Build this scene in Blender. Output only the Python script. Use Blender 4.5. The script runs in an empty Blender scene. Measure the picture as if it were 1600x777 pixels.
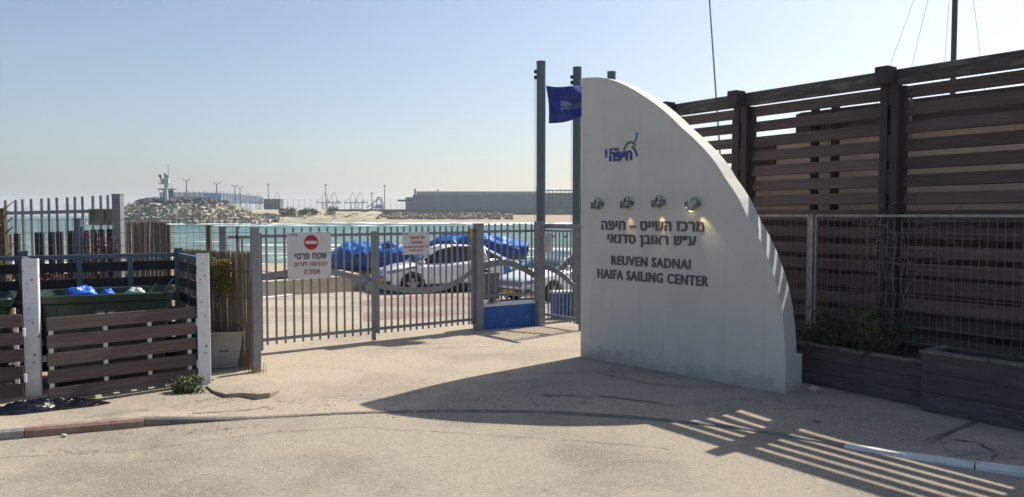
import bpy, bmesh, math, random
from mathutils import Vector, Matrix, noise
from mathutils.geometry import tessellate_polygon
R = math.radians
rnd = random.Random(7)
SC = bpy.context.scene
COL = SC.collection

# ------------------------------------------------------------------ camera, world, sun, exposure
EYE = 2.3
PITCH = R(2.53)
cam = bpy.data.objects.new('camera', bpy.data.cameras.new('camera'))
COL.objects.link(cam)
cam.location = (0, 0, EYE)
cam.rotation_euler = (R(90) - PITCH, 0, 0)
cam.data.sensor_width = 36
cam.data.lens = 27
cam.data.clip_end = 20000
cam.data.clip_start = 0.05
SC.camera = cam
SUN_DIR = Vector((3.01, 2.81, 4.5)).normalized()
SUN_EL = math.asin(SUN_DIR.z)
SUN_AZ = math.atan2(SUN_DIR.x, SUN_DIR.y)
wd = bpy.data.worlds.new('World'); SC.world = wd; wd.use_nodes = True
nt = wd.node_tree; nt.nodes.clear()
sky = nt.nodes.new('ShaderNodeTexSky'); sky.sky_type = 'NISHITA'; sky.sun_disc = False
sky.sun_elevation = SUN_EL; sky.sun_rotation = SUN_AZ
sky.air_density = 1.0; sky.dust_density = 2.2; sky.ozone_density = 2.4; sky.altitude = 0
bg = nt.nodes.new('ShaderNodeBackground'); bg.inputs['Strength'].default_value = 0.10
wo = nt.nodes.new('ShaderNodeOutputWorld')
nt.links.new(sky.outputs[0], bg.inputs[0]); nt.links.new(bg.outputs[0], wo.inputs[0])
sl = bpy.data.lights.new('sun', 'SUN'); sl.energy = 5.0; sl.angle = R(0.5); sl.color = (1, .93, .82)
so = bpy.data.objects.new('sun', sl); COL.objects.link(so)
so.rotation_euler = (-SUN_DIR).to_track_quat('-Z', 'Y').to_euler(); so.location = (30, 30, 60)
SC.view_settings.view_transform = 'Standard'; SC.view_settings.look = 'None'
SC.view_settings.exposure = 0.46; SC.view_settings.gamma = 1
SC.cycles.max_bounces = 6; SC.cycles.diffuse_bounces = 3; SC.cycles.volume_bounces = 2
SC.cycles.use_denoising = True

# ------------------------------------------------------------------ helpers
def ray(px, py):
    f = Vector((0, math.cos(PITCH), -math.sin(PITCH))); u = Vector((0, math.sin(PITCH), math.cos(PITCH)))
    return f + Vector((1, 0, 0)) * ((px - 800) / 1200) + u * ((388.5 - py) / 1200)
def at(px, py, z=0.0):                     # where a sight line meets height z
    d = ray(px, py); t = (z - EYE) / d.z
    return Vector((d.x * t, d.y * t, z))
def atD(px, py, D):                        # where a sight line reaches distance D
    d = ray(px, py); t = D / d.y
    return Vector((d.x * t, D, EYE + d.z * t))

def nnode(t, n, **k):
    x = t.nodes.new(n)
    for a, b in k.items():
        if hasattr(x, a): setattr(x, a, b)
    return x
def mat(name, c1, c2=None, rough=.75, scale=4, detail=6, bump=0, bscale=30, metal=0, c3=None, c3scale=60,
        c3pos=.62, stretch=(1, 1, 1), world=False, vary=0, spec=.5, p=(.35, .65), coat=0):
    m = bpy.data.materials.new(name); m.use_nodes = True; t = m.node_tree; L = t.links
    b = t.nodes['Principled BSDF']
    b.inputs['Roughness'].default_value = rough; b.inputs['Metallic'].default_value = metal
    b.inputs['Specular IOR Level'].default_value = spec
    if coat: b.inputs['Coat Weight'].default_value = coat; b.inputs['Coat Roughness'].default_value = .05
    if world: src = nnode(t, 'ShaderNodeNewGeometry').outputs['Position']
    else: src = nnode(t, 'ShaderNodeTexCoord').outputs['Object']
    mp = nnode(t, 'ShaderNodeMapping'); mp.inputs['Scale'].default_value = stretch; L.new(src, mp.inputs[0])
    if vary:
        oi = nnode(t, 'ShaderNodeObjectInfo'); cx = nnode(t, 'ShaderNodeMath', operation='MULTIPLY'); cx.inputs[1].default_value = 40
        L.new(oi.outputs['Random'], cx.inputs[0]); L.new(cx.outputs[0], mp.inputs['Location'])
    out = None
    if c2 is None: c2 = tuple(x * .85 for x in c1)
    n = nnode(t, 'ShaderNodeTexNoise'); n.inputs['Scale'].default_value = scale; n.inputs['Detail'].default_value = detail
    n.inputs['Roughness'].default_value = .62
    L.new(mp.outputs[0], n.inputs['Vector'])
    r = nnode(t, 'ShaderNodeValToRGB'); r.color_ramp.elements[0].position = p[0]; r.color_ramp.elements[1].position = p[1]
    r.color_ramp.elements[0].color = (*c1, 1); r.color_ramp.elements[1].color = (*c2, 1)
    L.new(n.outputs[0], r.inputs[0]); out = r.outputs[0]
    if c3 is not None:
        n3 = nnode(t, 'ShaderNodeTexNoise'); n3.inputs['Scale'].default_value = c3scale; n3.inputs['Detail'].default_value = 5
        L.new(mp.outputs[0], n3.inputs['Vector'])
        r3 = nnode(t, 'ShaderNodeValToRGB'); r3.color_ramp.elements[0].position = c3pos; r3.color_ramp.elements[1].position = c3pos + .05
        L.new(n3.outputs[0], r3.inputs[0])
        mx = nnode(t, 'ShaderNodeMix', data_type='RGBA'); L.new(r3.outputs[0], mx.inputs[0]); L.new(out, mx.inputs[6])
        mx.inputs[7].default_value = (*c3, 1); out = mx.outputs[2]
    if vary:
        hs = nnode(t, 'ShaderNodeHueSaturation'); ma = nnode(t, 'ShaderNodeMapRange')
        ma.inputs[3].default_value = 1 - vary; ma.inputs[4].default_value = 1 + vary
        L.new(oi.outputs['Random'], ma.inputs[0]); L.new(ma.outputs[0], hs.inputs['Value']); L.new(out, hs.inputs['Color']); out = hs.outputs[0]
    L.new(out, b.inputs['Base Color'])
    if bump:
        n2 = nnode(t, 'ShaderNodeTexNoise'); n2.inputs['Scale'].default_value = bscale; n2.inputs['Detail'].default_value = 6
        L.new(mp.outputs[0], n2.inputs['Vector'])
        bp = nnode(t, 'ShaderNodeBump'); bp.inputs['Strength'].default_value = bump; bp.inputs['Distance'].default_value = .02
        L.new(n2.outputs[0], bp.inputs['Height']); L.new(bp.outputs[0], b.inputs['Normal'])
    return m
def emis(name, c, s):
    m = bpy.data.materials.new(name); m.use_nodes = True
    b = m.node_tree.nodes['Principled BSDF']; b.inputs['Base Color'].default_value = (*c, 1)
    b.inputs['Emission Color'].default_value = (*c, 1); b.inputs['Emission Strength'].default_value = s
    return m

class MB:
    def __init__(s): s.v = []; s.f = []; s.mi = []; s.cur = 0
    def add(s, vs, fs):
        o = len(s.v); s.v += [tuple(v) for v in vs]
        for f in fs: s.f.append([i + o for i in f]); s.mi.append(s.cur)
        return s
    def beam(s, a, b, w, h, up=(0, 0, 1), taper=1):
        a = Vector(a); b = Vector(b); d = (b - a).normalized(); up = Vector(up)
        if abs(d.dot(up)) > .98: up = Vector((0, 1, 0))
        x = d.cross(up).normalized(); y = x.cross(d).normalized(); vs = []
        for p, k in ((a, 1), (b, taper)):
            for i, j in ((-1, -1), (1, -1), (1, 1), (-1, 1)): vs.append(p + x * (i * w * k / 2) + y * (j * h * k / 2))
        return s.add(vs, [(0, 1, 2, 3), (7, 6, 5, 4), (0, 4, 5, 1), (1, 5, 6, 2), (2, 6, 7, 3), (3, 7, 4, 0)])
    def box(s, x0, x1, y0, y1, z0, z1):
        return s.add([(x0, y0, z0), (x1, y0, z0), (x1, y1, z0), (x0, y1, z0), (x0, y0, z1), (x1, y0, z1), (x1, y1, z1), (x0, y1, z1)],
                     [(3, 2, 1, 0), (4, 5, 6, 7), (0, 1, 5, 4), (1, 2, 6, 5), (2, 3, 7, 6), (3, 0, 4, 7)])
    def tube(s, pts, r, n=6, cap=True):
        pts = [Vector(p) for p in pts]; rs = r if isinstance(r, (list, tuple)) else [r] * len(pts); rings = []
        for i, p in enumerate(pts):
            d = (pts[min(i + 1, len(pts) - 1)] - pts[max(i - 1, 0)]).normalized()
            up = Vector((0, 0, 1)) if abs(d.z) < .95 else Vector((0, 1, 0))
            x = d.cross(up).normalized(); y = x.cross(d)
            rings.append([p + (x * math.cos(2 * math.pi * k / n) + y * math.sin(2 * math.pi * k / n)) * rs[i] for k in range(n)])
        return s.loft(rings, cap)
    def loft(s, rings, cap=True, closed=True):
        n = len(rings[0]); vs = [v for r in rings for v in r]; fs = []
        for i in range(len(rings) - 1):
            for k in range(n if closed else n - 1):
                k2 = (k + 1) % n; fs.append((i * n + k, i * n + k2, (i + 1) * n + k2, (i + 1) * n + k))
        if cap: fs += [tuple(range(n))[::-1], tuple(range((len(rings) - 1) * n, len(rings) * n))]
        return s.add(vs, fs)
    def lathe(s, prof, n=20, axis='z', c=(0, 0, 0)):
        rings = []
        for r, h in prof:
            rr = []
            for k in range(n):
                a = 2 * math.pi * k / n; p = (r * math.cos(a), r * math.sin(a), h)
                if axis == 'y': p = (p[0], p[2], p[1])
                if axis == 'x': p = (p[2], p[0], p[1])
                rr.append(Vector(p) + Vector(c))
            rings.append(rr)
        return s.loft(rings, False)
    def prism(s, poly, y0, y1):              # outline in x-z, extruded along y
        n = len(poly); vs = [(p[0], y0, p[1]) for p in poly] + [(p[0], y1, p[1]) for p in poly]
        return s.add(vs, [tuple(range(n)), tuple(range(n, 2 * n))[::-1]] + [(k, k + n, (k + 1) % n + n, (k + 1) % n) for k in range(n)])
    def plate(s, poly, z0, z1):              # outline in x-y, extruded along z
        n = len(poly); vs = [(p[0], p[1], z0) for p in poly] + [(p[0], p[1], z1) for p in poly]
        return s.add(vs, [tuple(range(n))[::-1], tuple(range(n, 2 * n))] + [(k, (k + 1) % n, (k + 1) % n + n, k + n) for k in range(n)])
    def mesh(s, name, mats, smooth=False, fix=True):
        me = bpy.data.meshes.new(name); me.from_pydata(s.v, [], s.f)
        mats = mats if isinstance(mats, (list, tuple)) else [mats]
        for m in mats: me.materials.append(m)
        me.polygons.foreach_set('material_index', s.mi)
        if fix:
            bm = bmesh.new(); bm.from_mesh(me); bmesh.ops.recalc_face_normals(bm, faces=bm.faces); bm.to_mesh(me); bm.free()
        if smooth: me.shade_smooth() if smooth is True else me.set_sharp_from_angle(angle=R(smooth))
        if smooth and smooth is not True:
            for p_ in me.polygons: p_.use_smooth = True
        me.update(); return me
    def build(s, name, mats, parent=None, smooth=False, label=None, bevel=0):
        me = s.mesh(name, mats, smooth)
        if bevel:
            bm = bmesh.new(); bm.from_mesh(me)
            bmesh.ops.bevel(bm, geom=[e for e in bm.edges if e.is_manifold and e.calc_face_angle(0) > .6], offset=bevel, segments=2, affect='EDGES', profile=.6)
            bm.to_mesh(me); bm.free()
        return link(me, name, parent, label=label)
def link(me, name, parent=None, loc=(0, 0, 0), rot=(0, 0, 0), scale=(1, 1, 1), label=None):
    o = bpy.data.objects.new(name, me); COL.objects.link(o); o.parent = parent
    o.location = loc; o.rotation_euler = rot; o.scale = scale
    if label: o['label'] = label
    return o
def tag(o, label=None, cat=None, group=None, kind=None):
    if label: o['label'] = label
    if cat: o['category'] = cat
    if group: o['group'] = group
    if kind: o['kind'] = kind
    return o
def thing(name, label, cat, loc=(0, 0, 0), rz=0, group=None):
    o = bpy.data.objects.new(name, None); COL.objects.link(o); o.location = loc; o.rotation_euler = (0, 0, rz)
    o.empty_display_size = .2
    return tag(o, label, cat, group)
def copy_tree(o, parent=None):
    c = o.copy(); COL.objects.link(c); c.parent = parent
    for ch in list(o.children): copy_tree(ch, c)
    return c
def subdiv(me, lv=1, arches=None, inner=None):
    o = bpy.data.objects.new('tmp', me); COL.objects.link(o)
    if lv: md = o.modifiers.new('s', 'SUBSURF'); md.levels = lv; md.render_levels = lv
    cut = None
    if arches:
        cut = bpy.data.objects.new('tmpc', arches); COL.objects.link(cut)
        md = o.modifiers.new('b', 'BOOLEAN'); md.object = cut; md.operation = 'DIFFERENCE'; md.solver = 'EXACT'
    bpy.context.view_layer.update()
    dg = bpy.context.evaluated_depsgraph_get(); m = bpy.data.meshes.new_from_object(o.evaluated_get(dg))
    bpy.data.objects.remove(o)
    if cut: bpy.data.objects.remove(cut)
    return m

HEB = lambda s: s[::-1]
def text_mesh(s, width, height, extrude=.006, bold=0.0):
    cu = bpy.data.curves.new('lettering', 'FONT'); cu.body = s; cu.extrude = 0.02; cu.resolution_u = 3
    cu.space_character = 1.12
    o = bpy.data.objects.new('tmp', cu); COL.objects.link(o); bpy.context.view_layer.update()
    for q in bpy.context.selected_objects: q.select_set(False)
    o.select_set(True); bpy.context.view_layer.objects.active = o
    bpy.ops.object.convert(target='CURVE'); o.data.extrude = 0; o.data.dimensions = '3D'; bpy.context.view_layer.update()
    em = bpy.data.meshes.new_from_object(o.evaluated_get(bpy.context.evaluated_depsgraph_get())); bpy.data.objects.remove(o)
    nb = {}
    for e in em.edges:
        a_, c_ = e.vertices; nb.setdefault(a_, []).append(c_); nb.setdefault(c_, []).append(a_)
    seen = set(); loops = []
    for v0 in sorted(nb):
        if v0 in seen: continue
        lp_ = [v0]; seen.add(v0); cur = v0
        while True:
            nx = [w for w in nb[cur] if w not in seen]
            if not nx: break
            cur = min(nx) if len(lp_) == 1 else nx[0]; lp_.append(cur); seen.add(cur)
        if len(lp_) > 2: loops.append([em.vertices[i].co.xy.to_3d() for i in lp_])
    area = lambda l: sum(l[i].x * l[(i + 1) % len(l)].y - l[(i + 1) % len(l)].x * l[i].y for i in range(len(l))) / 2
    def inside(p, l):
        c = False
        for i in range(len(l)):
            a_, b_ = l[i], l[i - 1]
            if (a_.y > p.y) != (b_.y > p.y) and p.x < (b_.x - a_.x) * (p.y - a_.y) / (b_.y - a_.y) + a_.x: c = not c
        return c
    big = max(loops, key=lambda l: abs(area(l))); sg = 1 if area(big) > 0 else -1
    outer = [[l] for l in loops if area(l) * sg > 0]
    for h_ in [l for l in loops if area(l) * sg <= 0]:
        for q in outer:
            if inside(h_[0], q[0]): q.append(h_); break
        else: outer.append([h_])
    me = bpy.data.meshes.new('lettering'); vs = []; fs = []
    for q in outer:
        o_ = len(vs); flat = [p_ for l in q for p_ in l]; n_ = len(flat)
        vs += [(p_.x, p_.y, .02) for p_ in flat] + [(p_.x, p_.y, -.02) for p_ in flat]
        for t3 in tessellate_polygon(q): fs.append([o_ + i for i in t3]); fs.append([o_ + n_ + i for i in t3[::-1]])
        k0 = 0
        for l in q:
            for i in range(len(l)): a_, c_ = k0 + i, k0 + (i + 1) % len(l); fs.append([o_ + a_, o_ + c_, o_ + n_ + c_, o_ + n_ + a_])
            k0 += len(l)
    me.from_pydata(vs, [], fs)
    if bold:                                 # heavier strokes: slightly shifted layers, each a hair prouder
        m0 = me; vs = []; fs = []
        for k in range(9):
            dx, dy = (0, 0) if k == 8 else (bold * math.cos(k * math.pi / 4), bold * math.sin(k * math.pi / 4) * .7)
            o_ = len(vs); vs += [(v.co.x + dx, v.co.y + dy, v.co.z * (1 + .035 * k)) for v in m0.vertices]; fs += [[i + o_ for i in p_.vertices] for p_ in m0.polygons]
        me = bpy.data.meshes.new('lettering'); me.from_pydata(vs, [], fs)
    xs = [v.co.x for v in me.vertices]; ys = [v.co.y for v in me.vertices]
    x0, x1, y0, y1 = min(xs), max(xs), min(ys), max(ys)
    for v in me.vertices:                    # stands in local x-z, faces -y, centred in x, base at 0
        x, y, z = v.co
        v.co = (((x - x0) / (x1 - x0) - .5) * width, -(z / .02) * extrude, (y - y0) / (y1 - y0) * height)
    return me
def text_line(s, parent, x, z, width, height, material, y=0, extrude=.006, bold=.02, name='lettering', split=False):
    me = text_mesh(s, width, height, extrude, bold); me.materials.clear(); me.materials.append(material)
    if not split: return link(me, name, parent, (x, y, z))
    bm = bmesh.new(); bm.from_mesh(me); bm.faces.ensure_lookup_table()
    
    seen = set(); isl = []
    for v in bm.verts:
        if v in seen: continue
        st = [v]; cur = []; seen.add(v)
        while st:
            q = st.pop(); cur.append(q)
            for e in q.link_edges:
                w = e.other_vert(q)
                if w not in seen: seen.add(w); st.append(w)
        isl.append([min(a.co.x for a in cur), max(a.co.x for a in cur), cur])
    isl.sort(key=lambda a: a[0]); groups = []
    for a in isl:
        if groups and a[0] < groups[-1][1] - .004: groups[-1][1] = max(groups[-1][1], a[1]); groups[-1][2] += a[2]
        else: groups.append(a)
    for g in groups:
        vs = g[2]; cx = (g[0] + g[1]) / 2; idx = {v: i for i, v in enumerate(vs)}
        fs = {f for v in vs for f in v.link_faces}
        m2 = bpy.data.meshes.new('letter')
        m2.from_pydata([(v.co.x - cx, v.co.y, v.co.z) for v in vs], [], [[idx[v] for v in f.verts] for f in fs])
        m2.materials.append(material)
        link(m2, 'letter', parent, (x + cx, y, z))
    bm.free()
def leaves(mb, c, rad, n, size, flat=.6, rg=rnd, up=.3):
    for _ in range(n):
        while True:
            p = Vector((rg.uniform(-1, 1), rg.uniform(-1, 1), rg.uniform(-1, 1)))
            if p.length < 1: break
        q = Vector(c) + Vector((p.x * rad[0], p.y * rad[1], p.z * rad[2]))
        d = Vector((rg.gauss(0, 1), rg.gauss(0, 1), rg.gauss(up, .6))).normalized()
        e = d.cross(Vector((rg.gauss(0, 1), rg.gauss(0, 1), rg.gauss(0, 1)))).normalized()
        s = size * rg.uniform(.6, 1.3)
        mb.add([q, q + d * s * .5 + e * s * flat * .5, q + d * s, q + d * s * .5 - e * s * flat * .5], [(0, 1, 2, 3)])
def lerp(a, b, t): return a + (b - a) * t

# ------------------------------------------------------------------ materials
M = {}
M['asphalt'] = mat('asphalt', (.26, .222, .172), (.18, .157, .125), .92, 1.1, 7, .55, 90, world=True, c3=(.38, .34, .28), c3scale=70, c3pos=.60, p=(.3, .7))
M['apron'] = mat('dusty_concrete', (.355, .29, .215), (.215, .18, .14), .95, .9, 9, .5, 40, world=True, c3=(.14, .12, .10), c3scale=9, c3pos=.655, p=(.36, .72))
M['slab'] = mat('pale_slab', (.42, .37, .29), (.33, .29, .23), .95, 3, 8, .5, 50)
M['sand'] = mat('sand', (.37, .30, .215), (.28, .235, .17), .98, .8, 8, .4, 8, world=True, c3=(.3, .26, .2), c3scale=2.5, c3pos=.66)
M['rock_sand'] = mat('scrub_sand', (.42, .36, .26), (.24, .23, .16), .98, .12, 8, 0, world=True, c3=(.10, .12, .07), c3scale=.25, c3pos=.6)
M['kerb'] = mat('kerb_concrete', (.21, .19, .16), (.13, .12, .11), .9, 6, 6, .4, 60, vary=.1)
M['kerb_red'] = mat('kerb_red_worn', (.235, .125, .105), (.33, .26, .20), .85, 7, 8, .4, 60, p=(.35, .75))
M['kerb_white'] = mat('kerb_white_worn', (.62, .62, .6), (.32, .31, .28), .8, 7, 8, .3, 60, p=(.5, .75))
M['kerb_old_white'] = mat('kerb_faded_white', (.36, .355, .34), (.24, .23, .21), .85, 7, 8, .3, 60)
M['tar'] = mat('tar_patch', (.10, .095, .09), (.16, .15, .13), .9, 12, 6, .5, 60, world=True)
M['wallpaint'] = mat('white_render', (.60, .585, .54), (.52, .505, .465), .85, 1.6, 8, .45, 75, c3=(.44, .43, .41), c3scale=5, c3pos=.735, p=(.3, .75))
M['letters'] = mat('dark_grey_letters', (.07, .073, .085), (.09, .09, .1), .5, 10)
M['logo_blue'] = mat('logo_blue', (.035, .05, .22), (.03, .045, .19), .45, 10)
M['logo_mid'] = mat('logo_mid_blue', (.04, .14, .36), None, .45, 10)
M['logo_green'] = mat('logo_green', (.07, .17, .10), None, .45, 10)
M['steel'] = mat('grey_painted_steel', (.23, .24, .25), (.185, .195, .21), .5, 8, 6, .12, 60, vary=.05, c3=(.15, .10, .07), c3scale=11, c3pos=.69)
M['steel_blue'] = mat('blue_grey_steel', (.085, .11, .15), (.065, .085, .12), .5, 7, 6, .12, 60, c3=(.12, .10, .09), c3scale=12, c3pos=.73)
M['pole'] = mat('flagpole_paint', (.10, .13, .165), (.075, .10, .13), .55, 5, 6, .15, 40, stretch=(1, 1, .3))
M['white_steel'] = mat('chipped_white_steel', (.78, .78, .78), (.66, .67, .68), .55, 5, 8, .2, 50, c3=(.10, .085, .08), c3scale=16, c3pos=.64)
M['timber'] = mat('dark_brown_timber', (.125, .083, .073), (.075, .052, .048), .72, 2.2, 9, .5, 40, stretch=(.7, 9, 14), vary=.34, c3=(.13, .10, .09), c3scale=1.3, c3pos=.6)
M['timber_top'] = mat('weathered_beam', (.085, .075, .066), (.045, .040, .037), .85, 4, 9, .5, 60, stretch=(1, 6, 6), vary=.1, c3=(.13, .115, .098), c3scale=2.2, c3pos=.56)
M['post_wood'] = mat('near_black_post', (.045, .035, .034), (.03, .025, .025), .8, 4, 7, .35, 50, stretch=(6, 6, 1))
M['planter'] = mat('planter_board', (.085, .08, .083), (.048, .047, .052), .8, 3, 9, .45, 50, stretch=(1, 5, 5), vary=.1, c3=(.17, .15, .13), c3scale=5, c3pos=.70)
M['planter_rim'] = mat('planter_rim', (.19, .17, .15), (.10, .09, .08), .85, 5, 8, .4, 50, c3=(.05, .045, .04), c3scale=10, c3pos=.6)
M['galv'] = mat('galvanised_wire', (.33, .33, .33), (.22, .21, .2), .5, 8, 5, metal=.6)
M['wire_dark'] = mat('rusty_wire', (.12, .10, .09), (.2, .19, .18), .7, 8)
M['wire_grey'] = mat('dull_wire', (.20, .20, .20), (.13, .125, .12), .6, 8, 5, metal=.3)
M['reed'] = mat('reed', (.31, .25, .18), (.17, .135, .10), .9, 14, 6, .2, 40, stretch=(3, 3, .25), c3=(.30, .26, .2), c3scale=10, c3pos=.6)
M['slab_wood'] = mat('dark_board', (.035, .032, .034), (.022, .02, .022), .85, 5, 7, .3, 40, stretch=(4, 4, 1))
M['old_wood'] = mat('old_brown_post', (.14, .095, .065), (.07, .05, .04), .9, 6, 8, .4, 40, stretch=(4, 4, .8))
M['beige'] = mat('beige_board', (.30, .27, .22), (.23, .21, .17), .8, 4)
M['shed'] = mat('shed_render', (.72, .59, .48), (.64, .53, .43), .9, 1.2, 6, .2, 30, c3=(.36, .17, .08), c3scale=1.1, c3pos=.64, stretch=(1.6, 1.6, .25))
M['blue_wall'] = mat('blue_wall_paint', (.022, .115, .40), (.018, .095, .34), .7, 3, 7, .3, 50, c3=(.03, .16, .46), c3scale=3, c3pos=.62)
M['white'] = mat('white_paint', (.72, .72, .70), (.62, .62, .6), .6, 5)
M['sign_white'] = mat('sign_white', (.62, .62, .62), (.58, .58, .585), .35, 3)
M['sign_red'] = mat('sign_red', (.42, .02, .03), (.38, .02, .03), .45, 5)
M['sign_dark_red'] = mat('sign_letter_red', (.33, .02, .035), None, .5, 5)
M['black'] = mat('black_print', (.012, .012, .014), None, .6, 5)
M['grey_print'] = mat('grey_print', (.12, .12, .13), None, .6, 5)
M['bin_green'] = mat('bin_green_plastic', (.028, .055, .036), (.020, .038, .027), .42, 4, 8, .12, 20, c3=(.06, .085, .06), c3scale=5, c3pos=.68)
M['bag_blue'] = mat('blue_plastic_bag', (.01, .09, .55), (.015, .12, .62), .3, 9, 6, .9, 14)
M['bag_black'] = mat('black_plastic_bag', (.006, .006, .009), None, .22, 9, 6, .9, 12, spec=.7)
M['bag_white'] = mat('white_plastic', (.6, .65, .55), (.3, .5, .4), .4, 20, 6, .6, 14)
M['stick'] = mat('broken_stick', (.22, .2, .16), None, .85, 8)
M['concrete_pot'] = mat('grey_cement_pot', (.42, .43, .40), (.34, .345, .32), .85, 4, 8, .25, 60, c3=(.08, .08, .075), c3scale=7, c3pos=.69)
M['soil'] = mat('soil', (.05, .04, .03), (.08, .065, .05), .95, 15, 6, .5, 30)
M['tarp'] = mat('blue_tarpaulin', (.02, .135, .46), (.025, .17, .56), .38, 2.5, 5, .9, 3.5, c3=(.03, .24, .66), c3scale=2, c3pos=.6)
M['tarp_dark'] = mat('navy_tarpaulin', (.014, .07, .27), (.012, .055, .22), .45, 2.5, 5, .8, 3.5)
M['carwhite'] = mat('white_car_paint', (.76, .77, .78), (.74, .75, .76), .25, 2, coat=.8)
M['carwhite'].node_tree.nodes['Principled BSDF'].inputs['Coat Roughness'].default_value = .06
M['carglass'] = mat('dark_car_glass', (.012, .016, .02), None, .04, 2, spec=.8)
M['windscreen'] = mat('windscreen_glass', (.12, .17, .2), (.10, .15, .18), .06, 2, spec=.8)
M['black_plastic'] = mat('black_plastic', (.018, .018, .02), None, .5, 5)
M['rubber'] = mat('rubber', (.02, .02, .02), None, .85, 5)
M['alloy'] = mat('alloy', (.4, .41, .42), None, .3, 5, metal=.8)
M['headlamp'] = mat('headlamp', (.35, .38, .42), (.12, .13, .15), .1, 12, spec=.8)
M['tail'] = mat('tail_red', (.4, .01, .01), None, .2, 5)
M['yellow'] = mat('yellow_plate', (.62, .38, .03), None, .5, 5)
M['flag'] = mat('blue_flag_cloth', (.028, .045, .27), (.022, .035, .22), .85, 4)
M['flag_print'] = mat('faded_flag_print', (.20, .23, .36), None, .85, 6)
M['antifer'] = mat('beige_concrete_block', (.37, .33, .255), (.28, .25, .195), .92, .8, 6, .3, 5, vary=.3)
M['darkrock'] = mat('dark_rubble', (.13, .13, .13), (.07, .07, .075), .95, .5, 6, world=True)
M['riprap'] = mat('pinkish_rock', (.36, .29, .23), (.20, .17, .14), .95, .4, 6, world=True)
M['far_wall'] = mat('far_concrete_wall', (.20, .20, .17), (.14, .14, .12), .9, .06, 6, world=True)
M['warehouse'] = mat('blue_grey_cladding', (.085, .15, .245), (.065, .12, .20), .6, .05, 4, world=True, stretch=(1, 1, .2))
M['ware_roof'] = mat('pale_roof_edge', (.22, .27, .33), None, .6, .2, world=True)
M['ware_dark'] = mat('dark_steel', (.06, .075, .10), None, .6, .2)
M['crane'] = mat('crane_grey', (.13, .16, .19), None, .6, .2)
M['crane_blue'] = mat('machine_blue', (.10, .2, .36), None, .6, .2)
M['fence_blue'] = mat('blue_mesh_panel', (.10, .17, .32), (.07, .13, .26), .6, .3)
M['radar_white'] = mat('radar_white', (.6, .6, .6), None, .6, .5)
M['city'] = mat('far_city_wall', (.30, .30, .30), (.22, .22, .22), .9, .02, world=True)
M['hill'] = mat('far_hill', (.10, .13, .10), (.14, .15, .12), .95, .002, world=True)
M['leaf'] = mat('weed_leaf', (.10, .13, .035), (.055, .09, .02), .6, 6, vary=.1)
M['leaf_dark'] = mat('shade_leaf', (.04, .07, .022), (.022, .04, .014), .6, 6)
M['leaf_gold'] = mat('dry_shrub_leaf', (.24, .19, .055), (.12, .12, .035), .7, 6)
M['leaf_red'] = mat('dry_red_leaf', (.20, .075, .06), (.12, .05, .04), .8, 6)
M['straw'] = mat('dry_straw', (.36, .26, .14), (.26, .19, .10), .95, 12)
M['twig'] = mat('dry_twig', (.14, .11, .09), (.2, .17, .14), .9, 12)
M['foam'] = mat('sea_foam', (.8, .82, .82), (.68, .74, .74), .8, 1, world=True)
M['stone'] = mat('pale_stone', (.45, .42, .38), (.35, .33, .3), .9, 12, 6, .3, 30)
M['lampmetal'] = mat('lamp_steel', (.36, .37, .38), (.25, .26, .27), .35, 20, metal=.7)
M['lampglow'] = emis('lit_lamp_glass', (1, .82, .42), 2.2)
M['mast'] = mat('dark_mast', (.05, .065, .085), None, .4, 3, metal=.3)
M['red_pot'] = mat('litter_red', (.5, .03, .04), None, .5, 9)

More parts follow.
